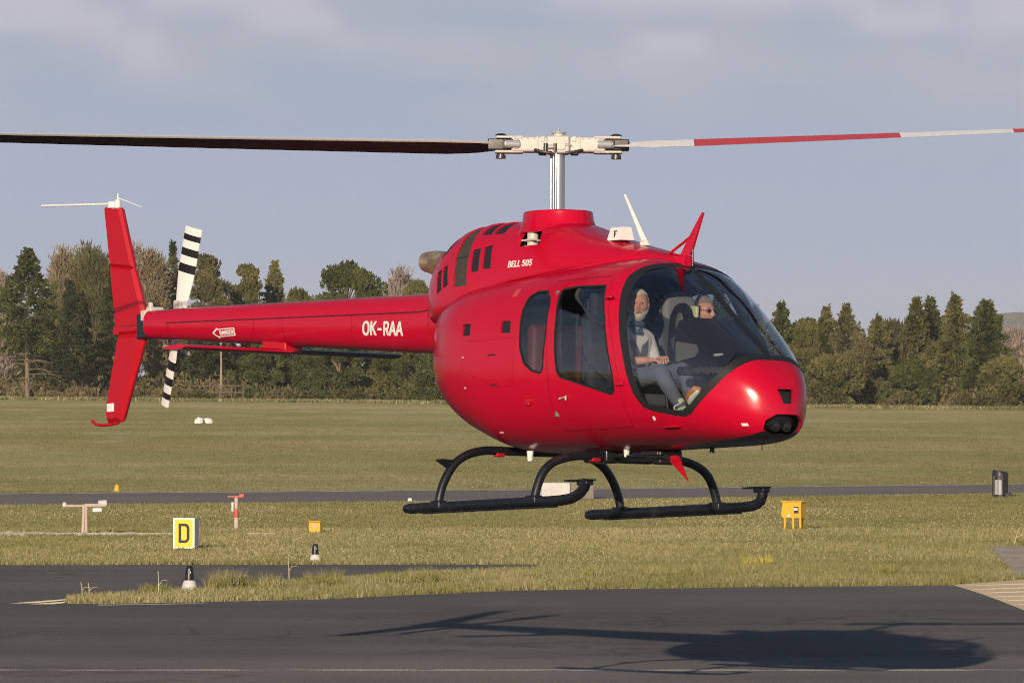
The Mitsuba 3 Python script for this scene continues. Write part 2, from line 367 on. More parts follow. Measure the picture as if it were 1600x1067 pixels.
lab(put('road_marking', flat([(-6.05, 85.2), (-5.45, 87.0), (-5.40, 86.6), (-5.75, 85.4)], 0.008), 'line_yellow', smooth=False), 'yellow wedge line meeting the left tip of the grass island', None, None, 'structure')
lab(put('road_marking', flat([(-5.8, 84.95), (-5.42, 85.9), (-5.40, 85.4), (-5.5, 84.95)], 0.008), 'line_yellow', smooth=False), 'thin yellow line below the left tip of the grass island', None, None, 'structure')
lab(put('road_marking', flat([(-60, 161.0), (-12.2, 167.6), (0, 173.6), (13.4, 183.5), (60, 213.8), (60, 214.6), (13.4, 184.2), (0, 174.3), (-12.2, 168.3), (-60, 161.7)], RUN_Z + 0.004), 'line_white', smooth=False), 'pale edge line along the far side of the runway', None, None, 'structure')
# hill far behind
hx = np.linspace(-3600, 3600, 160); hp = []
for yy, s in ((7600, 0.0), (8100, 0.55), (8600, 1.0), (8800, 0.8), (8990, 0.0)):
    q = np.clip((hx - 300) / 280, 0, 1)
    h = (q ** .7 * 86 + 14 * (meshkit.fbm(np.stack([hx * 0.003, hx * 0, hx * 0 + yy * 0.001], -1), 4, 2) - 0.5) * q) * s - 3 * (s == 0)
    hp.append(np.stack([hx, np.full_like(hx, yy), h], -1))
hp = np.array(hp); i, j = np.meshgrid(np.arange(4), np.arange(159), indexing='ij')
lab(put('hill', (hp.reshape(-1, 3), np.stack([i * 160 + j, i * 160 + j + 1, (i + 1) * 160 + j + 1, (i + 1) * 160 + j], -1).reshape(-1, 4)), 'hill_green', smooth=True), 'low blue hill on the horizon at the right', None, None, 'structure')

# ------------------------------------------------------------------ helicopter (body axes: x forward, y to port, z up from the skids)
YAW, PITCH, ROLL = 0.9498, 0.0443, 0.0387
cy, sy = math.cos(YAW), math.sin(YAW)
BB = np.array([[cy, sy, 0], [-sy, cy, 0], [0, 0, 1.0]])
BP = np.array([[math.cos(PITCH), 0, -math.sin(PITCH)], [0, 1, 0], [math.sin(PITCH), 0, math.cos(PITCH)]])
BR = np.array([[1, 0, 0], [0, math.cos(ROLL), math.sin(ROLL)], [0, -math.sin(ROLL), math.cos(ROLL)]])
B = np.eye(4); B[:3, :3] = BB @ BP @ BR; B[:3, 3] = (0.3779, 60.0, 1.6184)
H = 'helicopter'
lab(H, 'red helicopter hovering just above the apron with black skids', 'helicopter')


def hp_(name, mesh, bsdf, smooth=35, label=None):
    k = put(f'{H}__{name}', mesh, bsdf, smooth, B)
    if label: lab(k, label)
    return k


def ns(x): return 0.755 * math.sqrt(max(0, 1 - ((x - 1.32) / 1.885) ** 2))


POD = [(-1.45, .03, 1.30, 1.42, 1.36), (-1.40, .22, 1.12, 1.62, 1.36), (-1.25, .41, .96, 1.76, 1.34), (-1.0, .57, .78, 1.86, 1.30), (-.6, .70, .60, 1.93, 1.25), (-.1, .75, .46, 1.97, 1.2),
       (.5, .76, .43, 2.0, 1.18), (1.336, .757, .42, 2.02, 1.15), (1.6, ns(1.6), .42, 2.01, 1.13), (1.84, ns(1.84), .42, 1.94, 1.1), (2.15, ns(2.15), .42, 1.74, 1.05), (2.5, ns(2.5), .42, 1.47, .95),
       (2.75, ns(2.75), .425, 1.285, .87), (2.95, ns(2.95), .44, 1.13, .8), (3.08, ns(3.08), .465, 1.0, .74), (3.16, ns(3.16), .52, .86, .70), (3.192, ns(3.192), .58, .775, .68), (3.203, .02, .66, .69, .675)]
COWL = [(-1.62, .10, 1.62, 1.98, 1.8), (-1.55, .25, 1.6, 2.09, 1.8), (-1.35, .37, 1.6, 2.26, 1.8), (-1.1, .44, 1.6, 2.40, 1.8), (-.7, .47, 1.6, 2.45, 1.8), (-.2, .47, 1.6, 2.435, 1.8), (.3, .46, 1.6, 2.39, 1.8),
        (.7, .43, 1.6, 2.275, 1.8), (1.2, .37, 1.6, 2.15, 1.8), (1.55, .25, 1.6, 2.07, 1.8), (1.75, .1, 1.6, 2.0, 1.8)]
pod = loft(POD, nu=2.8, nl=2.6); pod_m = mf(pod)
pod_up, pod_g, pod1, pod2 = offset(pod, .003), offset(pod, -.006), mf(offset(pod, -.02)), mf(offset(pod, -.034))
shell = pod_m - pod1
liner = mf(offset(pod, -.021)) - pod2
ST, PO, ALL = (-2, 0), (0, 2), (-2, 2)


def smoothpoly(p, r=0.04): return sg.Polygon(p).buffer(0).buffer(-r).buffer(2 * r).buffer(-r)


WS = smoothpoly([(1.80, 2.2), (1.803, 1.965), (1.757, 1.91), (1.74, 1.84), (1.764, 1.729), (1.805, 1.566), (1.871, 1.297), (1.944, 1.031), (2.014, .845), (2.09, .735), (2.182, .699), (2.378, .661), (2.50, .643), (2.585, .665), (2.678, .745), (2.809, .871), (2.916, .989),
                 (2.955, 1.05), (2.975, 1.10), (3.1, 1.16), (2.7, 1.9), (2.0, 2.3)], 0.02)
WSI = smoothpoly([(1.885, 2.2), (1.87, 1.91), (1.819, 1.872), (1.824, 1.793), (1.853, 1.671), (1.893, 1.508), (1.955, 1.241), (2.017, 1.002), (2.072, .843), (2.137, .762), (2.398, .702), (2.503, .692), (2.607, .747), (2.783, .919), (2.88, 1.042), (2.905, 1.11), (2.925, 1.14), (3.05, 1.3), (2.7, 1.9), (2.0, 2.3)], 0.02)
DOORW = smoothpoly([(1.556, 1.765), (1.61, 1.62), (1.666, 1.466), (1.728, 1.198), (1.79, .985), (1.79, .869), (1.74, .845), (1.547, .9), (1.299, .963), (1.081, 1.015), (1.031, 1.071), (1.003, 1.258), (.995, 1.499), (.956, 1.691), (.959, 1.762), (1.148, 1.777)], 0.03)
REARW = smoothpoly([(.757, 1.762), (.85, 1.68), (.868, 1.614), (.876, 1.398), (.858, 1.239), (.841, 1.106), (.812, 1.059), (.677, 1.087), (.568, 1.156), (.51, 1.282), (.496, 1.444), (.487, 1.607), (.514, 1.721), (.612, 1.765)], 0.03)
DOOR = smoothpoly([(.905, .585), (1.87, .585), (1.865, .9), (1.785, 1.25), (1.70, 1.5), (1.64, 1.72), (1.57, 1.84), (.80, 1.84), (.845, 1.69), (.88, 1.45), (.905, 1.0)], 0.03)
BAG = smoothpoly([(-.385, 1.385), (-.37, 1.14), (.105, .985), (.40, .975), (.43, 1.38)], 0.03)
cut_ws, cut_dw, cut_rw = prism(WS, 'xz', *ALL), prism(DOORW, 'xz', *ALL), prism(REARW, 'xz', *ALL)
sq = [prism(smoothpoly(p, .008), 'xz', *ALL) for p in ([(-.40, 1.537), (-.262, 1.533), (-.252, 1.43), (-.385, 1.432)], [(.20, 1.53), (.345, 1.527), (.358, 1.423), (.21, 1.43)])]
nose_vent = prism(smoothpoly([(-.083, .858), (.083, .858), (.047, .737), (-.047, .737)], .008), 'yz', 2.9, 3.5)
LAMP = smoothpoly([(-.11, .650), (.11, .650), (.185, .60), (.185, .53), (.11, .495), (-.11, .495), (-.185, .53), (-.185, .60)], .015)
lamp_cut = prism(LAMP, 'yz', 2.95, 3.5)
BELLY = [(1.9, .3), (1.9, .419), (2.5, .445), (2.806, .462), (3.0, .487), (3.10, .515), (3.3, .53), (3.3, .3)]
belly_cut = prism(BELLY, 'xz', *ALL)
all_cut = m3.Manifold.batch_boolean([cut_ws, cut_dw, cut_rw, nose_vent, lamp_cut, belly_cut, *sq], m3.OpType.Add)
doors_out = [prism(DOOR.buffer(.0035), 'xz', *r) for r in (ST, PO)] + [prism(BAG.buffer(.0018), 'xz', *ST)]
body = shell - all_cut - m3.Manifold.batch_boolean(doors_out, m3.OpType.Add)
skin_put(f'{H}__cabin', body, 'red_paint', pod, M=B)
skin_put(f'{H}__cabin__belly_panel', shell ^ (belly_cut - lamp_cut), 'black_paint', pod, M=B)
put(f'{H}__cabin__liner', liner - m3.Manifold.batch_boolean([cut_ws, cut_dw, cut_rw, lamp_cut, nose_vent], m3.OpType.Add), 'interior_dark', 35, B)
skin_put(f'{H}__baggage_door', shell ^ prism(BAG, 'xz', *ST), 'red_paint', pod, M=B)
for r in (ST, PO):
    k = skin_put(num(f'{H}__door') if False else f'{H}__door', (shell ^ prism(DOOR, 'xz', *r)) - cut_dw, 'red_paint', pod, M=B)
    put(f'{k}__seal', (mf(pod_up) - pod1) ^ prism(DOORW.buffer(.004).difference(DOORW.buffer(-.014)), 'xz', *r), 'black_seal', 35, B)
    put(f'{k}__window', sheet(pod_g, prism(DOORW.buffer(-.004), 'xz', *r)), 'tinted_pane', True, B)
    s = -1 if r is ST else 1
    puts(f'{k}__handle', [box(1.055, 1.075, s * .742 - .008, s * .742 + .008, .835, .852, .004), box(1.075, 1.125, s * .742 - .008, s * .742 + .008, .843, .853, .004), box(1.14, 1.152, s * .742 - .008, s * .742 + .008, .825, .865, .004)], 'lamp_lens', 35, B)
    for hx_, hz in ((1.648, 1.655), (1.838, .928)):
        yy = .70 if hz > 1.2 else .728
        put(f'{k}__hinge', box(hx_ - .012, hx_ + .085, s * yy - .016, s * yy + .016, hz - .013, hz + .013, .009), 'red_flat', 35, B)
    k2 = put(f'{H}__rear_window', sheet(pod_g, prism(REARW.buffer(-.004), 'xz', *r)), 'tinted_pane', True, B)
    put(f'{k2}__seal', (mf(pod_up) - pod1) ^ prism(REARW.buffer(.004).difference(REARW.buffer(-.014)), 'xz', *r), 'black_seal', 35, B)
ring = prism(WS.buffer(.002).difference(WSI), 'xz', *ALL)
post = prism([(1.7, -.026), (3.2, -.026), (3.2, .026), (1.7, .026)], 'xy', .5, 2.3) ^ prism(WSI.buffer(.002), 'xz', *ALL)
skin_put(f'{H}__windshield_frame', (mf(pod_up) - pod1) ^ (ring + post), 'black_seal', pod, M=B)
for r in ((-2, -.026), (.026, 2)):
    skin_put(f'{H}__windshield', sheet(pod_g, prism(WSI.buffer(.003), 'xz', *r)), 'clear_pane', pod, M=B)
# recessed backs of the small openings
back = mf(offset(pod, -.05)) - mf(offset(pod, -.06))
for c in sq: put(f'{H}__cabin__air_inlet', (mf(offset(pod, -.022)) - mf(offset(pod, -.03))) ^ c ^ prism([(-5, 0), (5, 0), (5, 3), (-5, 3)], 'xz', *ST), 'panel_dark', 35, B)
put(f'{H}__cabin__nose_inlet', back ^ prism(sg.box(-.12, .70, .12, .88), 'yz', 2.9, 3.5), 'panel_dark', 35, B)
lh = put(f'{H}__landing_light', (mf(offset(pod, -.07)) - mf(offset(pod, -.08))) ^ prism(LAMP.buffer(.03), 'yz', 2.8, 3.5), 'black_paint', 35, B)
for y in (-.055, .055):
    put(f'{lh}__lamp', cyl((3.06, y, .562), (3.11, y, .562), .044, .047), 'black_seal', 35, B)
    put(f'{lh}__lens', m3.Manifold.sphere(.036, 24).scale((.3, 1, 1)).translate((3.117, y, .562)), 'lamp_dim', True, B)

# engine cowling
cowl = loft(COWL, nu=2.6, nl=4)
collar = trimesh.creation.revolve(np.array([(0, 2.1), (.44, 2.1), (.42, 2.30), (.365, 2.36), (.335, 2.42), (.325, 2.49), (.315, 2.50), (.0, 2.50)]), sections=72)
collar.apply_transform(np.diag([1.0, .86, 1, 1]))
cm = mf(cowl) - mf(offset(pod, -.004))
C1 = mf(offset(cowl, -.012)) - mf(offset(cowl, -.02))
SL = [smoothpoly(p, .01) for p in ([(-.66, 2.197), (-.545, 2.203), (-.515, 2.008), (-.632, 2.0)], [(-.50, 2.21), (-.385, 2.222), (-.34, 2.02), (-.462, 2.018)], [(-1.205, 2.03), (-1.115, 2.06), (-1.10, 1.875), (-1.20, 1.84)], [(-1.095, 2.068), (-1.02, 2.09), (-.985, 1.916), (-1.08, 1.88)])]
TOPS = [smoothpoly(p, .01) for p in ([(-.70, 2.6), (-.545, 2.6), (-.50, 2.32), (-.65, 2.325)], [(-.52, 2.6), (-.365, 2.6), (-.315, 2.32), (-.47, 2.32)], [(-1.42, 2.7), (-1.0, 2.7), (-1.005, 2.33), (-1.10, 2.20), (-1.20, 2.15), (-1.38, 2.24)])]
STRIP = smoothpoly([(-.885, 1.89), (-.685, 1.89), (-.70, 2.2), (-.735, 2.38), (-.76, 2.7), (-.95, 2.7), (-.90, 2.3), (-.905, 2.1)], .005)
SIDE = smoothpoly([(-.055, 2.31), (.205, 2.31), (.285, 2.19), (-.028, 2.185)], .015)
c_side, c_str = prism(SIDE, 'xz', *ALL), prism(STRIP, 'xz', *ALL)
c_slots = [prism(p, 'xz', *ALL) for p in SL]; c_tops = [prism(p, 'xz', *ALL) for p in TOPS]
cshell = cm - mf(offset(cowl, -.03))
cw = cshell - m3.Manifold.batch_boolean([c_side, c_str, *c_slots, *c_tops], m3.OpType.Add)
ck = skin_put(f'{H}__engine_cowling', cw, 'red_paint', cowl, M=B)
put(f'{ck}__rotor_collar', mf(collar) - mf(offset(cowl, -.005)) - prism(SIDE, 'xz', -2, -.12), 'red_paint', 25, B)
put(f'{ck}__inner_shroud', (mf(offset(cowl, -.08)) - pod_m) - prism(SIDE.buffer(.03), 'xz', *ALL), 'interior_dark', 35, B)
half = prism([(-5, 0), (5, 0), (5, 3), (-5, 3)], 'xz', -2, 0); half2 = prism([(-5, 0), (5, 0), (5, 3), (-5, 3)], 'xz', 0, 2)
C0 = mf(offset(cowl, -.012)) - mf(offset(cowl, -.028))
put(f'{ck}__mesh_screen', C0 ^ c_str, 'mesh_screen', 35, B)
for c in c_slots + c_tops:
    for h in (half, half2): put(f'{ck}__vent', C1 ^ c ^ h, 'interior_dark', 35, B)
for z in (2.145,): put(f'{ck}__screen_rib', (mf(offset(cowl, -.002)) - mf(offset(cowl, -.028))) ^ prism(sg.box(-.91, z - .006, -.69, z + .006), 'xz', *ALL), 'steel_dark', 35, B)
put(f'{ck}__gearbox', [cyl((.03, -.285, 2.15), (.03, -.285, 2.305), .048), box(-.03, .09, -.345, -.23, 2.235, 2.25, .004), cyl((-.04, -.345, 2.243), (.14, -.345, 2.243), .009), box(-.025, .085, -.34, -.23, 2.16, 2.20, .008)], 'cream_metal', 35, B)
rail = curve([(-1.05, -.442, 1.722), (-.667, -.476, 1.803), (-.30, -.474, 1.862), (-.106, -.472, 1.893), (.504, -.446, 1.947), (1.0, -.37, 2.0), (1.436, -.21, 2.055)], 6)
for s in (1, -1): put(f'{ck}__seam_rail', tube(rail * [1, s, 1], np.linspace(.020, .008, len(rail)), 8), 'red_paint', 60, B)
ex = put(f'{H}__exhaust_pipe', trimesh.creation.revolve(np.array([(.082, .0), (.088, -.004), (.096, .06), (.108, .14), (.108, .30), (.10, .60), (.09, .60), (.095, .30), (.098, .14), (.086, .06), (.082, 0)]) * [1.0, 1], sections=40), 'exhaust_metal', 40,
         B @ trimesh.transformations.translation_matrix((-1.945, .0, 2.19)) @ trimesh.transformations.rotation_matrix(math.radians(97), (0, 1, 0)))
lab(ex, 'bronze heat stained exhaust pipe')

# tail boom
BOOM = [(-6.36, .112, 1.735, 1.998, 1.865), (-5.0, .14, 1.63, 1.968, 1.80), (-4.2, .155, 1.567, 1.95, 1.76), (-3.0, .178, 1.474, 1.925, 1.70), (-1.95, .20, 1.392, 1.905, 1.65), (-1.6, .215, 1.37, 1.93, 1.65), (-1.35, .25, 1.36, 2.02, 1.66), (-1.1, .30, 1.36, 2.16, 1.68), (-.95, .34, 1.38, 2.25, 1.7)]
boom = loft(BOOM, 90, 72, nu=2.5, nl=2.4)
groove = m3.Manifold.batch_boolean([mf(offset(boom, .002)) - mf(offset(boom, -.006)) if False else prism(sg.box(x - .0022, 1.2, x + .0022, 2.4), 'xz', *ALL) - mf(offset(boom, -.006)) for x in (-5.93, -4.46, -3.98, -2.85)], m3.OpType.Add)
bm_ = mf(boom) - groove - mf(offset(pod, -.003)) - mf(offset(cowl, -.003))
bk = skin_put(f'{H}__tail_boom', bm_, 'red_paint', boom, M=B)
cov = prism([(-5.95, 1.862), (-1.75, 1.74), (-1.45, 1.76), (-1.30, 2.3), (-5.95, 2.3)], 'xz', *ALL)
skin_put(f'{bk}__driveshaft_cover', ((mf(offset(boom, .006)) - mf(offset(boom, -.01))) ^ cov) - pod_m - mf(cowl), 'red_paint', offset(boom, .006), M=B)
put(f'{bk}__cover_seam', ((mf(offset(boom, .0075)) - mf(offset(boom, -.01))) ^ prism([(-5.95, 1.862), (-1.75, 1.74), (-1.45, 1.76), (-1.45, 1.749), (-1.75, 1.729), (-5.95, 1.851)], 'xz', *ALL)) - pod_m - mf(cowl), 'red_dark', 35, B)
for x in (-1.62, -1.50):
    put(f'{bk}__joint_ring', (mf(offset(boom, .004)) - mf(offset(boom, -.004))) ^ prism(sg.box(x - .012, 1.0, x + .012, 1.80), 'xz', *ALL), 'red_flat', 35, B)
bp, bx = np.array(BOOM), np.array(BOOM)[:, 0]


def boom_y(x, z):
    w, zb, zt, zm = [PC(bx, bp[:, k])(x) for k in range(1, 5)]
    t = np.where(z > zm, (z - zm) / (zt - zm), (zm - z) / (zm - zb)); e = np.where(z > zm, 2.5, 2.4)
    return w * np.maximum(0, 1 - np.clip(t, 0, 1) ** e) ** (1 / e)


def decal(mesh, x0, z0, slope, surf, lift=.009, shear=0.0):
    m = mesh.copy(); v = np.array(m.vertices)
    x = x0 + v[:, 0] + shear * v[:, 1]; z = z0 + v[:, 1] + slope * v[:, 0]
    m.vertices = np.stack([x, -(surf(x, z) + lift * (0.3 + 0.7 * (v[:, 2] > 1e-5))), z], -1); return m


def sized(text, h, w, bold=False):
    m = meshkit.text_mesh(text, h, 0.003, bold); b = m.bounds; s = w / (b[1][0] - b[0][0])
    m.vertices = (np.array(m.vertices) - [b[0][0], 0, 0]) * [s, 1, 1]; return m.subdivide_to_size(0.06) if hasattr(m, 'subdivide_to_size') else m


put(f'{bk}__lettering', decal(sized('OK-RAA', .118, .64, True), -2.67, 1.580, -.055, boom_y, shear=.16), 'letter_white', False, B)
arrow = sg.Polygon([(-.11, .04), (-.02, .085), (-.02, .073), (.27, .073), (.27, .0), (-.02, .0), (-.02, -.012)])
inner = sg.Polygon([(-.085, .037), (-.026, .066), (-.026, .064), (.262, .064), (.262, .009), (-.026, .009), (-.026, .007)])
inner2 = sg.box(0.0, .012, .258, .061)
rim = trimesh.creation.extrude_polygon(arrow.difference(inner), .003, engine='earcut')
put(f'{bk}__warning_arrow', [decal(rim.subdivide_to_size(.06), -5.05, 1.682, .0, boom_y), decal(sized('DANGER', .036, .235, True), -5.035, 1.700, .0, boom_y)], 'letter_white', False, B)
cp_, cx_ = np.array(COWL), np.array(COWL)[:, 0]


def cowl_y(x, z):
    w, zb, zt, zm = [PC(cx_, cp_[:, k])(x) for k in range(1, 5)]; t = np.clip((z - zm) / (zt - zm), 0, 1)
    return w * (1 - t ** 2.6) ** (1 / 2.6)


put(f'{ck}__lettering', decal(sized('BELL 505', .052, .33, True), -.085, 2.012, .0, cowl_y, .006, shear=.1), 'letter_white', False, B)
pp_, px_ = np.array(POD), np.array(POD)[:, 0]


def pod_y(x, z):
    w, zb, zt, zm = [PC(px_, pp_[:, k])(x) for k in range(1, 5)]
    t = np.where(z > zm, (z - zm) / (zt - zm), (zm - z) / (zm - zb)); e = np.where(z > zm, 2.8, 2.6)
    return w * np.maximum(0, 1 - np.clip(t, 0, 1) ** e) ** (1 / e)


def patch(x0, x1, z0, z1, sl=0.0): return trimesh.creation.extrude_polygon(sg.box(0, 0, x1 - x0, z1 - z0).buffer(-.002).buffer(.002), .003, engine='earcut'), x0, z0, sl


for a, mtl, nm in ((patch(-.055, .005, .603, .614), 'letter_white', 'placard'), (patch(2.985, 3.03, .555, .577), 'letter_white', 'placard'), (patch(-.365, -.33, 1.245, 1.258), 'pole_pale', 'latch'), (patch(-.345, -.31, .985, .998), 'pole_pale', 'latch'),
                   (patch(.045, .15, 1.243, 1.256), 'black_seal', 'latch'), (patch(.07, .17, .992, 1.004), 'black_seal', 'latch'), (patch(1.68, 2.37, .600, .607, -.03), 'red_flat', 'step_rail'), (patch(.54, .66, .845, .852), 'blade_red', 'placard'), (patch(.25, .32, 1.735, 1.80), 'blade_red', 'stencil'), (patch(2.15, 2.175, .62, .65, .4), 'letter_white', 'placard')):
    put(f'{H}__cabin__{nm}', decal(a[0], a[1], a[2], a[3], pod_y, .006), mtl, False, B)
put(f'{H}__cabin__footstep', box(2.25, 2.42, -.56, -.47, .56, .572, .004), 'red_flat', 35, B)
put(f'{H}__cabin__fuel_handle', box(.56, .62, -.745, -.715, .805, .835, .01), 'red_flat', 35, B)

# fin and tail skid
def slab(poly, th, r=.03):
    """A fin: thick along the middle, thin along its rim."""
    g = sg.Polygon(poly); L = []
    for d, t in ((0, .25), (r * .5, .72), (r, .92), (r * 2, 1.0)):
        q = g.buffer(-d, join_style='mitre')
        L.append(prism(q, 'xz', -th / 2 * t, th / 2 * t))
    return m3.Manifold.batch_hull(L) if False else L


def hullfin(poly, th, inset):
    g = sg.Polygon(poly); q = np.array(g.buffer(-inset, join_style='mitre').exterior.coords)[:-1]; p = np.array(g.exterior.coords)[:-1]
    pts = [(x, y, z) for y in (-.008, .008) for x, z in p] + [(x, y, z) for y in (-th / 2, th / 2) for x, z in q]
    return tm(m3.Manifold.hull_points(np.array(pts)))


up = [(-6.455, 1.80), (-6.50, 2.02), (-6.68, 2.41), (-6.915, 2.985), (-7.19, 3.005), (-7.08, 2.45), (-6.965, 1.863), (-6.92, 1.80)]
lo = [(-6.452, 1.797), (-6.86, .99), (-7.10, .985), (-7.135, 1.10), (-6.925, 1.797)]
fk = hp_('tail_fin', [hullfin(up[:3] + up[5:], .085, .025), hullfin([up[2], up[3], up[4], up[5]], .075, .02)], 'red_flat', 25)
put(f'{fk}__lower_fin', hullfin([(x, z) for x, z in lo], .10, .04), 'red_flat', 25, B)
put(f'{fk}__trim_tab', box(-7.01, -6.93, -.03, .03, 1.80, 1.88, .006), 'red_flat', 25, B)
put(f'{fk}__seam', box(-6.86, -6.60, -.0545, .0545, 1.872, 1.878), 'steel_dark', False, B)
put(f'{fk}__strobe', [box(-7.05, -6.94, -.068, -.045, 1.085, 1.165, .01)], 'letter_white', 35, B)
put(f'{fk}__tail_skid', tube(curve([(-6.93, 0, .985), (-7.15, 0, .972), (-7.33, 0, .985), (-7.40, 0, 1.02)], 5), .014, 8), 'red_flat', 60, B)
puts(f'{fk}__beacon', [cyl((-7.08, 0, 2.99), (-7.08, 0, 3.05), .045), cyl((-6.99, 0, 2.985), (-6.99, 0, 3.06), .032, .03), cyl((-6.99, 0, 3.06), (-6.99, 0, 3.12), .008)], 'white_paint', 35, B)
puts(f'{fk}__whip_antenna', [tube([(-7.06, 0, 3.03), (-7.85, -.30, 3.045)], [.011, .009], 8), tube([(-6.99, 0, 3.08), (-6.85, .05, 3.03), (-6.72, .1, 2.98)], [.005, .005, .003], 6)], 'white_paint', 60, B)
hp_('fin_bracket', [box(-6.55, -6.36, -.07, .07, 1.735, 1.97, .02)], 'black_paint')
gk = hp_('tail_gearbox', [box(-6.42, -6.33, -.05, .10, 1.93, 2.03, .015), cyl((-6.37, -.02, 2.0), (-6.36, -.03, 2.07), .03, .02), cyl((-6.40, .05, 1.95), (-6.40, .34, 1.95), .045), box(-6.46, -6.38, -.08, .02, 1.90, 2.0, .012)], 'cream_metal')
# tail rotor
tr = hp_('tail_rotor', [cyl((-6.405, .24, 1.955), (-6.405, .40, 1.955), .055), cyl((-6.405, .33, 1.955), (-6.405, .42, 1.955), .025), box(-6.47, -6.34, .28, .35, 1.80, 2.11, .02)], 'cream_metal')
d_ = np.array([.232, 0, .80]); d_ /= np.linalg.norm(d_); e_ = np.array([d_[2], 0, -d_[0]])
TRS = [.10, .42, .50, .575, .645, .72, .775, .845]
for s in (1, -1):
    def section(r0, r1):
        pts = []
        for r in (r0, r1):
            c = .20 if r > .3 else .13 + .07 * (r - .1) / .2
            for u, th in ((-.5, .004), (-.3, .018), (0.0, .024), (.3, .018), (.5, .004)):
                for v in (-th, th):
                    tw = s * u * c * .25
                    pts.append(np.array([-6.405, .315, 1.955]) + s * d_ * r + e_ * u * c + np.array([0, v + tw, 0]))
        return tm(m3.Manifold.hull_points(np.array(pts)))
    bl = put(f'{tr}__blade', section(TRS[0], TRS[1]), 'blade_white', 40, B)
    for q in range(1, 7):
        put(f'{bl}_stripe' if False else f'{tr}__stripe', section(TRS[q], TRS[q + 1]), 'blade_black' if q % 2 else 'blade_white', 40, B)
# horizontal stabilizer
def wing(y0, y1, x0, z, c, th):
    pts = [(x0 + u * c, y, z + v * th) for y in (y0, y1) for u, t in ((-.5, .05), (-.25, .3), (.15, .5), (.38, .42), (.5, .15)) for v in (-t, t)]
    return tm(m3.Manifold.hull_points(np.array(pts)))


sk = hp_('stabilizer', wing(-1.17, .0, -4.2, 1.508, .36, .05), 'red_paint', 30)
put(f'{sk}__port_panel', wing(.0005, 1.17, -4.2, 1.516, .36, .05), 'black_paint', 30, B)
put(f'{sk}__saddle', [box(-4.40, -4.02, -.10, .10, 1.50, 1.66, .02)], 'red_flat', 35, B)
puts(f'{sk}__gurney_strip', [box(-4.39, -4.378, -1.15, -.2, 1.515, 1.535), box(-4.39, -4.378, .2, 1.15, 1.525, 1.545)], 'grey_metal', False, B)

# landing gear
for s, d in ((-1, 0), (1, .0)):
    y = s * .955
    xe = 1.735 if s < 0 else 1.625
    end = [(xe - .21, y, -.005), (xe - .09, y, .035), (xe - .02, y, .09), (xe, y, .14)] if s < 0 else [(xe - .16, y, -.012), (xe - .05, y, .015), (xe - .005, y, .07), (xe, y, .14)]
    pts = curve([(-.86, y, -.02), (-.38, y, -.02), (1.0, y, -.02), (1.33, y, -.018)] + end, 6)
    k = hp_('skid', tube(pts, np.r_[.036, np.full(len(pts) - 2, .0445), .040], 14), 'skid_black', 50)
    put(f'{k}__toe_plate', [box(xe - (.25 if s < 0 else .23), xe + (.07 if s < 0 else .05), y - .05, y + .05, .132, .146, .004), box(xe - .09, xe + .05, y - .04, y + .04, .095, .135, .012)], 'skid_black', 35, B)
    for x in (-.38, 1.0): put(f'{k}__clamp', box(x - .075, x + .075, y - .052, y + .052, -.045, .035, .02), 'skid_black', 35, B)
    put(f'{k}__wear_plate', box(-.6, 1.3, y - .03, y + .03, -.072, -.058, .004), 'skid_black', 35, B)
for x, zz, L in ((-.38, .475, [(-.958, .0), (-.930, .12), (-.862, .262), (-.765, .372), (-.60, .450), (-.43, .475), (0, .475)]), (1.0, .385, [(-.952, .0), (-.922, .11), (-.860, .235), (-.74, .325), (-.54, .374), (-.37, .385), (0, .385)])):
    L = [(x, a, c) for a, c in L]; L = curve(L + [(a, -q, c) for a, q, c in L[-2::-1]], 6)
    k = hp_('cross_tube', tube(L, .037, 12), 'skid_black', 60)
    for y in (-.33, .33): put(f'{k}__mount', box(x - .03, x + .03, y - .045, y + .045, zz - .052, zz + .0, .012), 'red_flat', 35, B)
    for s in (-1,): put(f'{k}__step', tm(m3.Manifold.hull_points(np.array([(x + .07 * s1 * .4, s * .80, .36 + dz) for s1 in (-1, 1) for dz in (0, .02)] + [(x - .02 + s1 * .05, s * .94, .375 + dz) for s1 in (-1, 1) for dz in (0, .012)] + [(x, s * .84, .29), (x + .01, s * .84, .29)]))), 'skid_black', 35, B) if x < 0 else None
hp_('belly_equipment', [box(.55, 1.6, -.13, .13, .345, .43, .02), box(.95, 1.05, -.25, .25, .33, .44, .02), cyl((1.2, -.17, .36), (1.7, -.12, .36), .02), cyl((.6, -.2, .39), (1.5, -.2, .37), .012), box(1.5, 1.62, -.12, .12, .30, .42, .02)], 'black_paint')
for q in (cyl((.03, -.3, .375), (.03, -.3, .46), .022, .03), cyl((1.26, -.2, .37), (1.275, -.2, .455), .018, .032)): hp_('belly_lamp', q, 'white_paint')
hp_('belly_antenna', [tm(m3.Manifold.hull_points(np.array([(1.50, -.008, .40), (1.72, -.008, .37), (1.86, -.003, .15), (1.80, -.003, .19), (1.50, .008, .40), (1.72, .008, .37), (1.86, .003, .15), (1.80, .003, .19)])))], 'red_flat')
for q in (cyl((2.18, 0, .42), (2.18, 0, .375), .018, .022), cyl((2.85, 0, .44), (2.85, 0, .37), .006, .006)): hp_('belly_spike', q, 'black_paint')

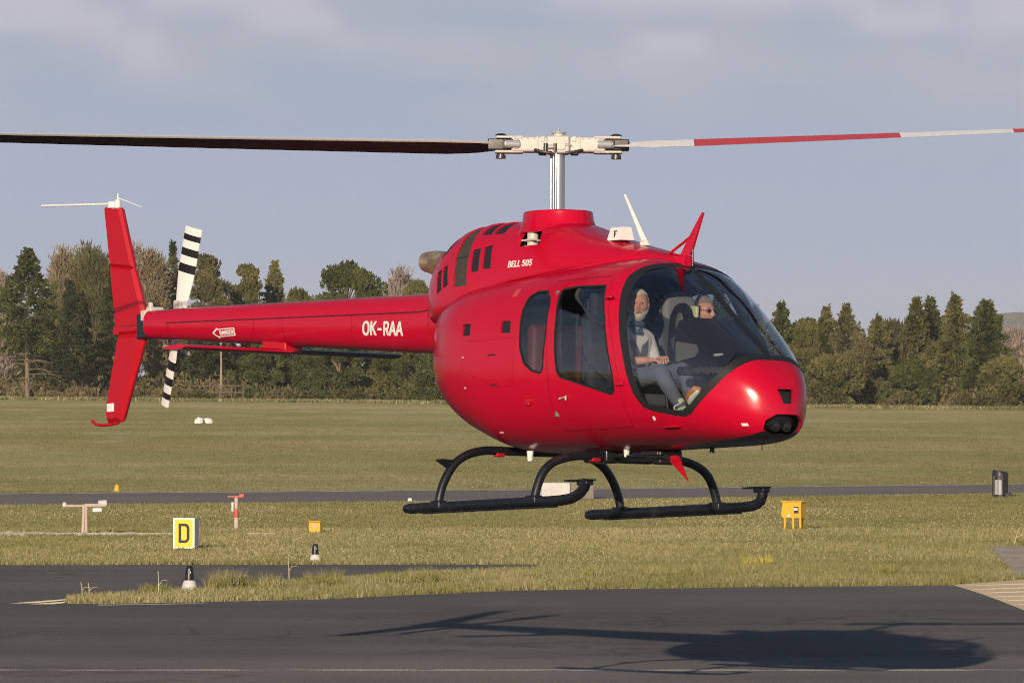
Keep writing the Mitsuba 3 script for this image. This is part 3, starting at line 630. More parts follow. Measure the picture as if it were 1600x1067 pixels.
# mast and main rotor
mk = hp_('mast', [cyl((0, 0, 2.45), (0, 0, 3.0), .056, n=32)], 'mast_metal', 60)
for a, r in ((-.95, .012), (-1.35, .008), (-2.2, .010)):
    x, y = .060 * math.cos(a), .060 * math.sin(a); put(f'{mk}__pitch_link', cyl((x, y, 2.4), (x * 1.05, y * 1.05, 3.0), r), 'mast_metal', 60, B)
bdir = np.array([cy, sy, 0]); bno = np.array([sy, -cy, 0])     # along the blades, and square to them towards starboard and ahead
MR = np.eye(4); MR[:3, 0] = bdir; MR[:3, 1] = -bno; MR[:3, 2] = (0, 0, .90); MR[:3, 3] = (0, 0, 3.075); MB_ = B @ MR


def cut_box(*a, **k): return mf(box(*a, **k))


yoke = mf(box(-.09, .09, -.10, .10, -.085, .085, .02))
grips = []
rk = put(f'{H}__main_rotor', [box(-.10, .095, -.11, .11, -.09, .075, .02), cyl((0, 0, .05), (0, 0, .12), .05, .045), box(-.02, .06, -.125, -.10, -.06, .05, .008), box(-.095, -.03, -.13, -.10, -.085, -.02, .01)], 'cream_metal', 35, MB_)
put(f'{rk}__swash_ring', box(-.115, .11, -.118, -.105, -.022, -.012), 'steel_dark', False, MB_)
put(f'{rk}__cover_plate', box(-.02, .085, -.122, -.108, -.005, .065, .005), 'cream_metal', 35, MB_)
puts(f'{rk}__rotor_cap', [cyl((0, 0, .105), (0, 0, .118), .065), cyl((0, 0, .118), (0, 0, .16), .012), box(-.075, .075, -.012, .012, .096, .106, .003)], 'grey_metal', 35, MB_)
puts(f'{rk}__linkage', [box(-.13, -.02, -.14, -.115, -.06, -.035, .008), cyl((-.11, -.135, -.075), (-.11, -.135, -.0), .018), cyl((-.03, -.135, -.075), (-.03, -.135, -.0), .014), box(-.17, -.10, -.05, .05, -.10, -.075, .01), box(.10, .17, -.05, .05, -.10, -.075, .01)], 'steel_dark', 35, MB_)
for s in (-1, 1):
    def X(a, b): return (a, b) if s > 0 else (-b, -a)
    arm = [box(*X(.09, .40), -.085, .085, -.075, .068, .02), box(*X(.30, .53), -.075, .075, .052, .078, .01), box(*X(.30, .54), -.075, .075, -.085, -.060, .01), box(*X(.17, .185), -.09, .09, -.078, .071, .006)]
    g = put(f'{rk}__blade_grip', arm, 'cream_metal', 35, MB_)
    puts(f'{rk}__grip_bolt', [cyl((s * .49, 0, -.125), (s * .49, 0, .095), .030), cyl((s * .49, 0, -.135), (s * .49, 0, -.10), .042), cyl((s * .49, 0, .085), (s * .49, 0, .102), .055, .03)], 'steel_dark', 35, MB_)
    put(f'{rk}__damper', [cyl((s * .33, -.09, -.005), (s * .45, -.09, -.005), .036), box(*X(.34, .38), -.10, -.06, -.05, .05, .006)], 'grey_metal', 35, MB_)
    put(f'{rk}__slot', box(*X(.385, .475), -.088, -.078, -.045, .042, .004), 'black_seal', 35, MB_)
    put(f'{rk}__bearing', cyl((s * .43, -.098, .0), (s * .43, -.075, .0), .030), 'cream_metal', 35, MB_)
    for a_ in (.14, .205, .26, .315):
        for z_ in (.048, -.055): put(f'{rk}__bolt', cyl((s * a_, -.094, z_), (s * a_, -.08, z_), .009, n=8), 'grey_metal', 35, MB_)
    put(f'{rk}__pitch_horn', tube([(s * .20, -.10, -.06), (s * .13, -.15, -.085), (s * .06, -.135, -.09)], [.016, .014, .016], 8), 'steel_dark', 60, MB_)
    put(f'{rk}__stop_arm', box(*X(.115, .15), -.10, -.08, .02, .072, .008), 'cream_metal', 35, MB_)
    put(f'{rk}__tip_weight', box(*X(.40, .60), -.06, .06, -.055, .05, .01), 'black_paint', 35, MB_)
SPANS = ((.44, 1.15, 'blade_white'), (1.15, 2.90, 'blade_red'), (2.90, 3.86, 'blade_white'), (3.86, 4.75, 'blade_red'), (4.75, 5.64, 'blade_white'))
PROF = [(0.0, .0), (.03, .32), (.10, .52), (.25, .60), (.5, .46), (.8, .18), (1.0, .02)]   # chordwise from the leading edge, upper side


def blade_part(s, r0, r1, upper, cone):
    V = []; n = max(2, int((r1 - r0) / .25) + 1); rs = np.linspace(r0, r1, n)
    prof = [(u, t * .05) for u, t in PROF]
    if upper == 2: chain = [(.10, -.030), (.03, -.017), (.0, .0), (.035, .0168)]
    elif upper: chain = [(.035, .0168)] + prof[2:]
    else: chain = [(.10, -.030), (.25, -.034), (.5, -.027), (.8, -.010), (1.0, -.001)]
    for r in rs:
        c = .36 * (np.interp(r, [.44, .62, .9], [.42, .75, 1.0])); tw = math.radians(np.interp(r, [.44, 5.64], [17.0, 7.0]))
        for u, t in chain:
            a, b = (.30 - u) * c, t * c
            fwd, upz = a * math.cos(tw) - b * math.sin(tw), a * math.sin(tw) + b * math.cos(tw)
            V.append((s * r, s * fwd, math.tan(cone) * r - .012 + upz + .0006 * r * r))
    V = np.array(V); m = len(chain); i, j = np.meshgrid(np.arange(n - 1), np.arange(m - 1), indexing='ij')
    q = np.stack([i * m + j, (i + 1) * m + j, (i + 1) * m + j + 1, i * m + j + 1], -1).reshape(-1, 4)
    return tm((V, q))


for s, cone in ((1, .042), (-1, .011)):
    bk_ = put(f'{rk}__blade', blade_part(s, .44, 5.64, False, cone), 'blade_black', 60, MB_)
    lab(bk_, 'near rotor blade seen from its black underside' if s < 0 else 'rotor blade with red and white bands on the right')
    put(f'{rk}__leading_edge', blade_part(s, .44, 5.64, 2, cone), 'blade_white', 60, MB_)
    for r0, r1, mtl in SPANS: put(f'{rk}__blade_band', blade_part(s, r0, r1, True, cone), mtl, 60, MB_)

# roof fittings
hp_('roof_antenna', [tm(m3.Manifold.hull_points(np.array([(1.17, -.010, 2.15), (1.30, -.010, 2.14), (1.17, .010, 2.15), (1.30, .010, 2.14), (1.22, 0, 2.22), (1.25, 0, 2.21)]))), tube([(1.235, 0, 2.18), (.955, 0, 2.585)], [.027, .011], 8)], 'white_paint', 40, 'white blade aerial')
gp = hp_('satellite_antenna', [tm(m3.Manifold.hull_points(np.array([(x, y, z) for z, e in ((2.19, .0), (2.30, .025)) for x in (.93 + e, 1.13 - e * .4) for y in (-.17 + e, -.03 - e)])))], 'white_paint')
put(f'{gp}__letter', tm(sized('F', .055, .03, True)), 'black_seal', False, B @ np.array([[.80, 0, .6, 1.03], [.6, 0, -.80, -.168], [0, 1, 0, 2.215], [0, 0, 0, 1.0]]))
wc = hp_('wire_cutter', [tm(m3.Manifold.hull_points(np.array([(1.74, -.012, 2.03), (1.88, -.012, 2.02), (2.06, -.004, 2.365), (2.03, -.004, 2.37), (1.90, -.010, 2.22), (1.74, .012, 2.03), (1.88, .012, 2.02), (2.06, .004, 2.365), (2.03, .004, 2.37), (1.90, .010, 2.22)]))),
                        tm(m3.Manifold.hull_points(np.array([(1.45, -.09, 2.0), (1.45, .09, 2.0), (1.86, -.06, 1.90), (1.86, .06, 1.90), (1.84, -.03, 2.02), (1.84, .03, 2.02), (1.6, 0, 2.06)])))], 'red_paint', 30, 'red wire cutter blade above the windshield')
put(f'{wc}__strut', [tube([(1.56, -.02, 2.03), (1.93, 0, 2.20)], .012, 8)], 'red_flat', 60, B)
hp_('temperature_probe', cyl((1.90, .0, 1.93), (1.90, 0, 2.13), .012, .008), 'black_paint', 60)

# ------------------------------------------------------------------ cabin interior
def ellip_(c, r, n=20): return tm(m3.Manifold.sphere(1.0, n).scale(tuple(r)).translate(tuple(c)))


inside = mf(offset(pod, -.037))
hp_('cabin_floor', mf(box(-.3, 2.75, -.8, .8, .58, .63)) ^ inside, 'panel_dark')
hp_('bulkhead', mf(box(.30, .36, -.8, .8, .55, 2.0)) ^ inside, 'interior_dark')
con = prism(smoothpoly([(1.90, .60), (1.86, 1.36), (1.93, 1.47), (2.10, 1.485), (2.40, 1.45), (2.60, 1.31), (2.70, 1.17), (2.50, 1.02), (2.42, .60)], .02), 'xz', -.155, .20) ^ inside
ik = hp_('instrument_panel', con, 'panel_dark')
put(f'{ik}__map_pocket', prism(smoothpoly([(1.90, 1.30), (2.17, 1.26), (2.20, 1.20), (2.16, 1.16), (1.90, 1.13)], .02), 'xz', -.168, -.15), 'panel_grey', 35, B)
put(f'{ik}__trim_rail', tube([(2.42, -.16, 1.16), (2.62, -.13, 1.165)], .012, 8), 'lamp_lens', 60, B)
hp_('glareshield', mf(box(2.45, 2.95, -.6, .6, .98, 1.05, .02)) ^ inside, 'panel_dark')
for y, hm in ((-.37, 'seat_grey'), (.37, 'headrest_grey')):
    s = hp_('seat', [box(1.22, 1.80, y - .23, y + .23, .76, .87, .045), box(1.30, 1.75, y - .2, y + .2, .63, .77, .02)], 'seat_grey', 40)
    bkm = tm(mf(box(-.06, .06, -.235, .235, 0, .72, .05))); bkm.apply_transform(trimesh.transformations.rotation_matrix(-.10, (0, 1, 0))); bkm.apply_translation((1.27, y, .84))
    put(f'{s}__backrest', bkm, 'seat_grey', 40, B)
    put(f'{s}__headrest', tm(m3.Manifold.batch_hull([m3.Manifold.sphere(.045, 16).translate((1.21, y + a, z)) for a, z in ((-.12, 1.50), (.12, 1.50), (-.11, 1.70), (.11, 1.70), (0, 1.74))])), hm, True, B)
    put(f'{s}__seat_shell', tm(m3.Manifold.batch_hull([m3.Manifold.sphere(.03, 16).translate((1.165, y + a, z)) for a, z in ((-.20, 1.0), (.20, 1.0), (-.15, 1.66), (.15, 1.66))])), 'panel_dark', True, B)
bol = hp_('seat_bolster', prism(smoothpoly([(1.34, .9), (1.385, 1.39), (1.41, 1.55), (1.47, 1.625), (1.55, 1.65), (1.62, 1.61), (1.66, 1.50), (1.72, 1.2), (1.72, .9)], .03), 'xz', .14, .19), 'panel_dark')
put(f'{bol}__pad', ellip_((1.54, .14, 1.47), (.055, .012, .10)), 'panel_grey', True, B)
hp_('rear_bench', [box(.42, .90, -.62, .62, .70, .86, .05), box(.40, .52, -.62, .62, .86, 1.50, .05)], 'leather_rust', 40)
hp_('cyclic_stick', tube(curve([(2.05, -.05 - .30, .64), (2.03, -.36, .85), (1.98, -.37, 1.02), (1.97, -.37, 1.10)], 4), .014, 8), 'panel_dark', 60)
for s in (-1, 1): hp_('cabin_pillar', tube([(.93, s * .66, .7), (.90, s * .64, 1.75)], .03, 8), 'panel_grey', 60)
for q in (tube(curve([(1.12, -.60, 1.55), (1.22, -.63, 1.2), (1.45, -.62, 1.05), (1.60, -.60, .95)], 5), .012, 6), tube([(1.62, -.62, .88), (1.66, -.62, 1.40)], .014, 6), box(1.60, 1.66, -.66, -.62, .90, 1.0, .01)): hp_('safety_strap', q, 'belt_grey', 60)

# ------------------------------------------------------------------ people in the cabin


def flesh(bones, step=.02, it=8):
    """Bones ((p, r), (q, s)) hulled, joined and smoothed into one surface."""
    parts = [m3.Manifold.batch_hull([m3.Manifold.sphere(r, 16).translate(tuple(p)) for p, r in b]) for b in bones]
    m = tm(m3.Manifold.batch_boolean(parts, m3.OpType.Add).refine_to_length(step))
    m.merge_vertices(); trimesh.smoothing.filter_taubin(m, lamb=.5, nu=.53, iterations=it); return m


def head_frame(c, yaw, pitch=0.0, roll=0.0):
    R = trimesh.transformations.euler_matrix(roll, -pitch, yaw, 'sxyz'); R[:3, :3] *= 1.07; R[:3, 3] = c; return R


def make_head():
    """A head looking along +x, centred between the ears; about 0.24 m from chin to crown."""
    m = trimesh.creation.icosphere(4); v = np.array(m.vertices)
    x, y, z = v.T.copy()
    w = .076 * np.where(z < -.1, 1 - .30 * np.clip((-z - .1) / .9, 0, 1) ** 1.3, 1.0)
    d = np.where(x > 0, .092, .100) * np.where(z < -.2, 1 - .06 * np.clip((-z - .2) / .8, 0, 1), 1.0)
    P = np.stack([x * d, y * w, z * .122], -1)
    P[:, 0] = np.where((x > 0), np.sign(P[:, 0]) * np.minimum(np.abs(P[:, 0]) * 1.06, .089), P[:, 0])
    P[:, 0] += np.where((x > 0) & (z < -.5), .014 * np.exp(-((z + .8) / .22) ** 2) * np.exp(-(y / .4) ** 2), 0)       # chin
    P[:, 0] += np.where(x > 0, .030 * np.exp(-((P[:, 2] + .014) / .022) ** 2) * np.exp(-(P[:, 1] / .012) ** 2), 0)     # nose
    P[:, 0] += np.where(x > 0, .012 * np.exp(-((P[:, 2] - .012) / .02) ** 2) * np.exp(-(P[:, 1] / .009) ** 2), 0)
    for s in (-1, 1): P[:, 0] -= np.where(x > 0, .012 * np.exp(-((P[:, 2] - .014) / .013) ** 2) * np.exp(-((P[:, 1] - s * .031) / .016) ** 2), 0)   # sockets
    P[:, 0] += np.where(x > 0, .007 * np.exp(-((P[:, 2] - .034) / .010) ** 2) * np.exp(-(P[:, 1] / .05) ** 2), 0)     # brow
    P[:, 0] -= np.where(x > 0, .006 * np.exp(-((P[:, 2] + .058) / .006) ** 2) * np.exp(-(P[:, 1] / .022) ** 2), 0)    # mouth
    m.vertices = P; return m


def ellip(c, r, n=16): return tm(m3.Manifold.sphere(1.0, n).scale(tuple(r)).translate(tuple(c)))


def hair_part(head, keep, grow, seed):
    """Hair as a rough skin over part of the head, with an uneven hairline and locks."""
    fine = head.subdivide(); v = np.array(fine.vertices); n = np.array(fine.vertex_normals)
    jit = (meshkit.fbm(v * [90, 90, 45] + seed, 3, seed) - .5) * .022
    k = keep(v + jit[:, None] * [0.5, 0.0, 1.0]); f = fine.faces[k[fine.faces].all(1)]
    lock = np.abs(meshkit.noise(np.stack([np.arctan2(v[:, 1], v[:, 0] + .02) * 16, v[:, 2] * 22, v[:, 0] * 0], -1), seed) - .5) * 2
    g = grow * (.25 + .9 * meshkit.fbm(v * 45 + seed, 3, seed) + .75 * lock)
    m = trimesh.Trimesh(v + n * g[:, None], f, process=False); m.remove_unreferenced_vertices(); return m


HEAD = make_head()


def person(key, label, c, yaw, pitch, hairm, beard, headset):
    k = num(key); lab(k, label, 'person')
    Mh = B @ head_frame(c, yaw, pitch)
    put(f'{k}__face_pieces' if False else f'{k}__head', HEAD, 'skin', True, Mh)
    put(f'{k}__head__ear', [ellip((-.005, s * .077, .0), (.018, .010, .032)) for s in (-1, 1)][0], 'skin', True, Mh)
    put(f'{k}__head__ear', ellip((-.005, .077, .0), (.018, .010, .032)), 'skin', True, Mh)
    for s in (-1, 1):
        put(f'{k}__head__eye', ellip((.074, s * .031, .013), (.012, .014, .009)), 'eye_white', True, Mh)
        put(f'{k}__head__pupil', ellip((.0835, s * .031, .013), (.005, .0075, .0075), 12), 'eye_dark', True, Mh)
        put(f'{k}__head__brow', tube([(.087, s * .016, .031), (.088, s * .032, .036), (.080, s * .048, .031)], [.004, .005, .003], 6), hairm, 60, Mh)
    put(f'{k}__head__mouth', tube([(.083, -.024, -.060), (.090, 0, -.057), (.083, .024, -.060)], [.004, .006, .004], 8), 'lips', 60, Mh)
    put(f'{k}__hair', hair_part(HEAD, lambda v: (v[:, 2] > .060 + .45 * np.maximum(v[:, 0] - .03, -.0) - .010 * np.cos(v[:, 1] * 60)) | ((v[:, 0] < -.005) & (v[:, 2] > -.065)) | ((np.abs(v[:, 1]) > .066) & (v[:, 2] > .015) & (v[:, 0] < .03)), .008, 3), hairm, True, Mh)
    if beard: put(f'{k}__beard', hair_part(HEAD, lambda v: (v[:, 0] > -.005) & (v[:, 2] < -.040 + .9 * np.maximum(np.abs(v[:, 1]) - .045, 0) - .004 * np.exp(-(v[:, 1] / .03) ** 2)) & ~((np.abs(v[:, 2] + .058) < .007) & (np.abs(v[:, 1]) < .02)), .007, 5), 'hair_white', True, Mh)
    return k, Mh


def hand(wrist, fwd, up, side, curl=.9, r=.0085, L=1.0):
    """Palm, four bent fingers and a thumb; fwd runs along the hand, up is its back, side points to the thumb."""
    w, f, u, s = [np.asarray(a, float) for a in (wrist, fwd, up, side)]
    f = f / np.linalg.norm(f); s = s - f * (s @ f); s /= np.linalg.norm(s); u = np.cross(f, s) * np.sign(np.dot(np.cross(f, s), u))
    P = lambda a, b, c: w + f * a + s * b + u * c
    bones = [[(P(0, 0, 0), .026), (P(.04, .025, 0), .017), (P(.085, .028, 0), .014), (P(.085, -.03, 0), .013), (P(.04, -.028, 0), .017)]]
    for b, ln in ((.030, .072), (.010, .080), (-.011, .074), (-.031, .058)):
        p = P(.085, b, 0); a = 0.15
        for q, t in enumerate((.45, .32, .23)):
            a += curl * (.35, .6, .5)[q]; n = p + (f * math.cos(a) - u * math.sin(a)) * ln * t * L
            bones.append([(p, r + .001), (n, r - .0007 * q)]); p = n
    p0, p1, p2, p3 = P(.02, .022, -.005), P(.05, .050, -.015), P(.078, .056, -.030), P(.098, .048, -.042)
    bones += [[(p0, .014), (p1, .0105)], [(p1, .0105), (p2, .0095)], [(p2, .0095), (p3, .008)]]
    return bones


# the passenger on the near seat, turned to the camera
k1, Mh1 = person('person', 'white haired bearded man in a pale shirt on the near front seat', (1.655, -.37, 1.60), -.62, -.06, 'hair_white', True, False)
Y = -.37
put(f'{k1}__body', flesh([[((1.50, Y, .98), .125), ((1.52, Y - .06, 1.12), .12), ((1.52, Y + .06, 1.12), .12)], [((1.52, Y - .06, 1.12), .12), ((1.52, Y + .06, 1.12), .12), ((1.54, Y - .11, 1.30), .10), ((1.54, Y + .11, 1.30), .10)],
                          [((1.54, Y - .17, 1.345), .062), ((1.54, Y + .17, 1.345), .062), ((1.575, Y, 1.40), .07)], [((1.575, Y, 1.40), .062), ((1.61, Y, 1.50), .055)],
                          [((1.54, Y - .185, 1.34), .058), ((1.60, Y - .215, 1.16), .048)], [((1.54, Y + .185, 1.34), .058), ((1.62, Y + .205, 1.16), .048)]], .018), 'shirt', True, B)
put(f'{k1}__neck', flesh([[((1.58, Y, 1.41), .055), ((1.645, Y, 1.55), .052)]], .012, 3), 'skin', True, B)
put(f'{k1}__collar', flesh([[((1.60, Y - .06, 1.415), .022), ((1.665, Y - .015, 1.385), .022)], [((1.60, Y + .06, 1.415), .022), ((1.665, Y + .015, 1.385), .022)], [((1.64, Y - .04, 1.45), .03), ((1.64, Y + .04, 1.45), .03)]], .012, 4), 'scarf', True, B)
el = (1.62, Y - .215, 1.13); wr = (1.865, Y - .06, 1.135); fw = np.subtract(wr, el)
put(f'{k1}__arm', flesh([[(el, .046), (np.add(el, fw * .35), .043)], [(np.add(el, fw * .35), .043), (wr, .028)]] + hand(wr, fw + np.array([.03, .0, -.01]), (0, 0, 1), (.3, 1, 0)), .009, 5), 'skin', True, B)
el2 = (1.64, Y + .205, 1.13); wr2 = (1.87, Y + .09, 1.15); fw2 = np.subtract(wr2, el2)
put(f'{k1}__arm', flesh([[(el2, .046), (np.add(el2, fw2 * .35), .043)], [(np.add(el2, fw2 * .35), .043), (wr2, .028)]] + hand(wr2, fw2 + np.array([.02, -.03, .0]), (0, 0, 1), (.3, -1, 0)), .009, 5), 'skin', True, B)
put(f'{k1}__trousers', flesh([[((1.49, Y, .955), .13), ((1.55, Y - .09, .955), .105), ((1.55, Y + .09, .955), .105)], [((1.55, Y - .095, .955), .105), ((2.08, Y - .085, 1.03), .068)], [((2.08, Y - .085, 1.03), .068), ((2.16, Y - .08, .92), .062)], [((2.16, Y - .08, .92), .062), ((2.335, Y - .06, .735), .05)],
                              [((1.55, Y + .095, .955), .105), ((2.10, Y + .12, 1.05), .068)], [((2.10, Y + .12, 1.05), .068), ((2.17, Y + .13, .95), .058)], [((2.17, Y + .13, .95), .058), ((2.17, Y + .14, .83), .05)]], .02), 'trousers', True, B)


def shoe(heel, toe, up, bs, laces):
    h, t, u = np.asarray(heel, float), np.asarray(toe, float), np.asarray(up, float); f = t - h; s = np.cross(u, f); s /= np.linalg.norm(s)
    sh = put(f'{k1}__shoe', flesh([[(h, .040), (h + f * .5 + s * .008, .040), (h + f * .5 - s * .008, .040)], [(h + f * .5, .042), (t + s * .014, .028), (t - s * .014, .028)], [(h, .040), (h + u * .07, .040)]], .012, 5), bs, True, B)
    put(f'{sh}__sole', flesh([[(h - u * .036, .030), (h + f * .5 - u * .034 + s * .02, .026), (h + f * .5 - u * .034 - s * .02, .026), (t - u * .02, .026)]], .015, 3), 'lace_white', True, B)
    for q in range(4):
        c = h + f * (.35 + .15 * q) + u * (.036 - .004 * q)
        put(f'{sh}__lace', tube([c - s * .032 - u * .008, c + u * .006, c + s * .032 - u * .008], .006, 6), laces, 60, B)


shoe((2.335, Y - .065, .700), (2.51, Y - .09, .675), (-.1, 0, .99), 'shoe_green', 'lace_white')
shoe((2.17, Y + .14, .80), (2.31, Y + .11, .885), (-.4, 0, .9), 'shoe_orange', 'lace_white')
put(f'{k1}__trailing_lace', tube(curve([(2.44, Y - .15, .72), (2.38, Y - .15, .70), (2.34, Y - .14, .73), (2.37, Y - .10, .76), (2.35, Y - .06, .80)], 6), .005, 6), 'lace_white', 60, B)
# shoulder belts of the near seat, over him
for pts in ([(1.33, -.56, 1.47), (1.44, Y - .13, 1.435), (1.60, Y - .10, 1.36), (1.665, Y - .02, 1.22), (1.66, Y + .02, 1.07)], [(1.33, -.20, 1.47), (1.46, Y + .13, 1.43), (1.61, Y + .11, 1.34), (1.665, Y + .05, 1.20), (1.66, Y + .03, 1.07)]):
    c = curve(pts, 6); t = np.gradient(c, axis=0); wd = np.array([0.25, 1.0, .45]); wd = wd - (t @ wd)[:, None] / (t * t).sum(1)[:, None] * t; wd /= np.linalg.norm(wd, axis=1)[:, None]; nn = np.cross(t, wd); nn /= np.linalg.norm(nn, axis=1)[:, None]
    rows = np.stack([c + wd * .024 + nn * .004, c - wd * .024 + nn * .004, c - wd * .024 - nn * .004, c + wd * .024 - nn * .004], 1); m = len(c)
    q = np.array([[a * 4 + b, a * 4 + (b + 1) % 4, (a + 1) * 4 + (b + 1) % 4, (a + 1) * 4 + b] for a in range(m - 1) for b in range(4)])
    put(f'{H}__seat__belt', (rows.reshape(-1, 3), q), 'belt_grey', 35, B)
put(f'{H}__seat__buckle', box(1.655, 1.685, Y - .0, Y + .05, 1.04, 1.09, .008), 'steel_dark', 35, B)

# the pilot on the far seat, with a headset
k2, Mh2 = person('person', 'grey haired pilot with green headset and dark glasses on the far front seat', (1.57, .36, 1.575), .22, -.06, 'hair_grey', False, True)
Y2 = .36
put(f'{k2}__body', flesh([[((1.42, Y2, .98), .13), ((1.44, Y2 - .06, 1.12), .12), ((1.44, Y2 + .06, 1.12), .12)], [((1.44, Y2 - .06, 1.12), .12), ((1.44, Y2 + .06, 1.12), .12), ((1.46, Y2 - .11, 1.29), .10), ((1.46, Y2 + .11, 1.29), .10)],
                          [((1.46, Y2 - .17, 1.335), .062), ((1.46, Y2 + .17, 1.335), .062), ((1.50, Y2, 1.39), .07)], [((1.50, Y2, 1.39), .06), ((1.54, Y2, 1.5), .055)],
                          [((1.46, Y2 - .185, 1.33), .058), ((1.60, Y2 - .20, 1.10), .046)], [((1.46, Y2 + .185, 1.33), .058), ((1.60, Y2 + .20, 1.10), .046)], [((1.60, Y2 - .20, 1.10), .046), ((1.84, Y2 - .06, 1.06), .032)], [((1.60, Y2 + .20, 1.10), .046), ((1.84, Y2 + .06, 1.06), .032)]], .018), 'shirt_dark', True, B)
put(f'{k2}__neck', flesh([[((1.50, Y2, 1.40), .055), ((1.555, Y2, 1.54), .052)]], .012, 3), 'skin', True, B)
for s in (-1, 1): put(f'{k2}__hand', flesh(hand((1.84, Y2 + s * .06, 1.06), (1, -s * .2, -.1), (0, 0, 1), (.1, -s, 0)), .009, 4), 'skin', True, B)
put(f'{k2}__trousers', flesh([[((1.42, Y2, .955), .13), ((1.48, Y2 - .09, .955), .105), ((1.48, Y2 + .09, .955), .105)]] + [b for s in (-1, 1) for b in ([((1.48, Y2 + s * .095, .955), .105), ((1.98, Y2 + s * .11, 1.02), .07)], [((1.98, Y2 + s * .11, 1.02), .07), ((2.28, Y2 + s * .10, .72), .05)])], .02), 'trousers', True, B)
for s in (-1, 1):
    hs = put(f'{k2}__ear_cup', tm(m3.Manifold.batch_hull([m3.Manifold.sphere(.018, 16).translate((-.005 + a, s * .098, b)) for a, b in ((-.022, -.032), (.022, -.032), (-.022, .030), (.022, .030))])), 'headset_green', True, Mh2)
    put(f'{hs}__ear_seal', tm(m3.Manifold.batch_hull([m3.Manifold.sphere(.012, 12).translate((-.005 + a, s * .082, b)) for a, b in ((-.030, -.040), (.030, -.040), (-.030, .040), (.030, .040))])), 'black_seal', True, Mh2)
a_ = np.linspace(0, PI, 15)
put(f'{k2}__headband', [tube(np.stack([-.005 + 0 * a_ + o, .096 * np.cos(a_), .03 + .112 * np.sin(a_)], -1), .006, 8) for o in (-.007, .007)], 'black_seal', 60, Mh2)
put(f'{k2}__microphone', tube(curve([(.0, -.112, -.03), (.06, -.105, -.065), (.105, -.05, -.062), (.112, -.02, -.06)], 4), np.r_[np.full(10, .004), .009, .010, .009], 8), 'black_seal', 60, Mh2)
put(f'{k2}__glasses', [ellip((.089, s * .031, .012), (.006, .025, .016)) for s in (-1, 1)] + [tube([(.088, s * .05, .016), (.0, s * .080, .018)], .004, 6) for s in (-1, 1)] + [tube([(.093, -.012, .016), (.093, .012, .016)], .004, 6)], 'eye_dark', 60, Mh2)

# ------------------------------------------------------------------ things on the field


def gpt(x, y): return float(terrain(x, y))


def chamf(*a, r=.01): return box(*a, r=r)


t = num('taxiway_sign'); lab(t, 'yellow taxiway sign with black letter D in a pale metal frame', 'sign')
M = mat((-5.185, 112.6, 0), math.radians(-15), .93)
put(f'{t}__case', chamf(-.19, .19, -.11, .13, .02, .545, r=.012), 'grey_metal', 35, M)
fr = trimesh.creation.extrude_polygon(sg.box(-.192, .02, .192, .548).difference(sg.box(-.160, .05, .160, .52)), .02, engine='earcut'); fr.apply_transform(np.array([[1, 0, 0, 0], [0, 0, -1, -.105], [0, 1, 0, 0], [0, 0, 0, 1.0]]))
put(f'{t}__frame', fr, 'white_paint', False, M)
put(f'{t}__panel', box(-.165, .165, -.118, -.100, .045, .525), 'sign_yellow', False, M)
so, si = sg.box(-.07, 0, .03, .30).union(sg.box(.0, .0, .075, .30)).buffer(-.03).buffer(.03), None
dd = sg.Polygon([(-.09, 0), (.04, 0), (.08, .02), (.105, .07), (.105, .26), (.08, .31), (.04, .33), (-.09, .33)])
dm = trimesh.creation.extrude_polygon(dd.difference(dd.buffer(-.047, join_style='mitre')), .006, engine='earcut'); dm.apply_transform(np.array([[1, 0, 0, -.005], [0, 0, -1, -.117], [0, 1, 0, .12], [0, 0, 0, 1.0]]))
put(f'{t}__letter', dm, 'black_seal', False, M)
puts(f'{t}__foot', [box(-.15, -.10, -.08, .10, -.02, .03), box(.10, .15, -.08, .10, -.02, .03)], 'steel_dark', False, M)

t = num('junction_box'); lab(t, 'small yellow box low in the grass right of the taxiway sign', 'box')
M = mat((-3.45, 124.4, 0), math.radians(-14))
put(f'{t}__case', chamf(-.105, .105, -.08, .10, .02, .205, r=.012), 'yellow_paint', 35, M)
put(f'{t}__lid', chamf(-.115, .115, -.09, .11, .205, .225, r=.008), 'yellow_paint', 35, M)
put(f'{t}__plate', box(-.03, .03, -.084, -.079, .10, .17), 'pole_pale', False, M)
puts(f'{t}__foot', [box(-.09, -.06, -.05, .06, -.02, .025), box(.06, .09, -.05, .06, -.02, .025)], 'yellow_paint', False, M)

t = num('equipment_cabinet'); lab(t, 'yellow equipment cabinet on four legs in the meadow right of the skids', 'cabinet')
M = mat((5.09, 127.6, 0), math.radians(-20))
put(f'{t}__case', tm(m3.Manifold.hull_points(np.array([(x, y, z) for y in (-.15, .16) for x, z in ((-.17, .50), (.17, .50), (.17, .22), (-.17, .22), (-.20, .26), (-.20, .30))]))), 'yellow_paint', 25, M)
put(f'{t}__lid', chamf(-.20, .20, -.18, .19, .495, .525, r=.012), 'yellow_paint', 35, M)
put(f'{t}__opening', box(.04, .125, -.156, -.148, .30, .42), 'black_seal', False, M)
puts(f'{t}__flap', [box(.04, .11, -.162, -.152, .35, .40), box(-.08, -.03, -.158, -.148, .24, .29)], 'dull_white', False, M)
for x, y in ((-.14, -.12), (.02, -.12), (.15, -.12), (.12, .13)): put(f'{t}__leg', chamf(x - .018, x + .018, y - .018, y + .018, -.03, .25, r=.005), 'yellow_paint', 35, M)

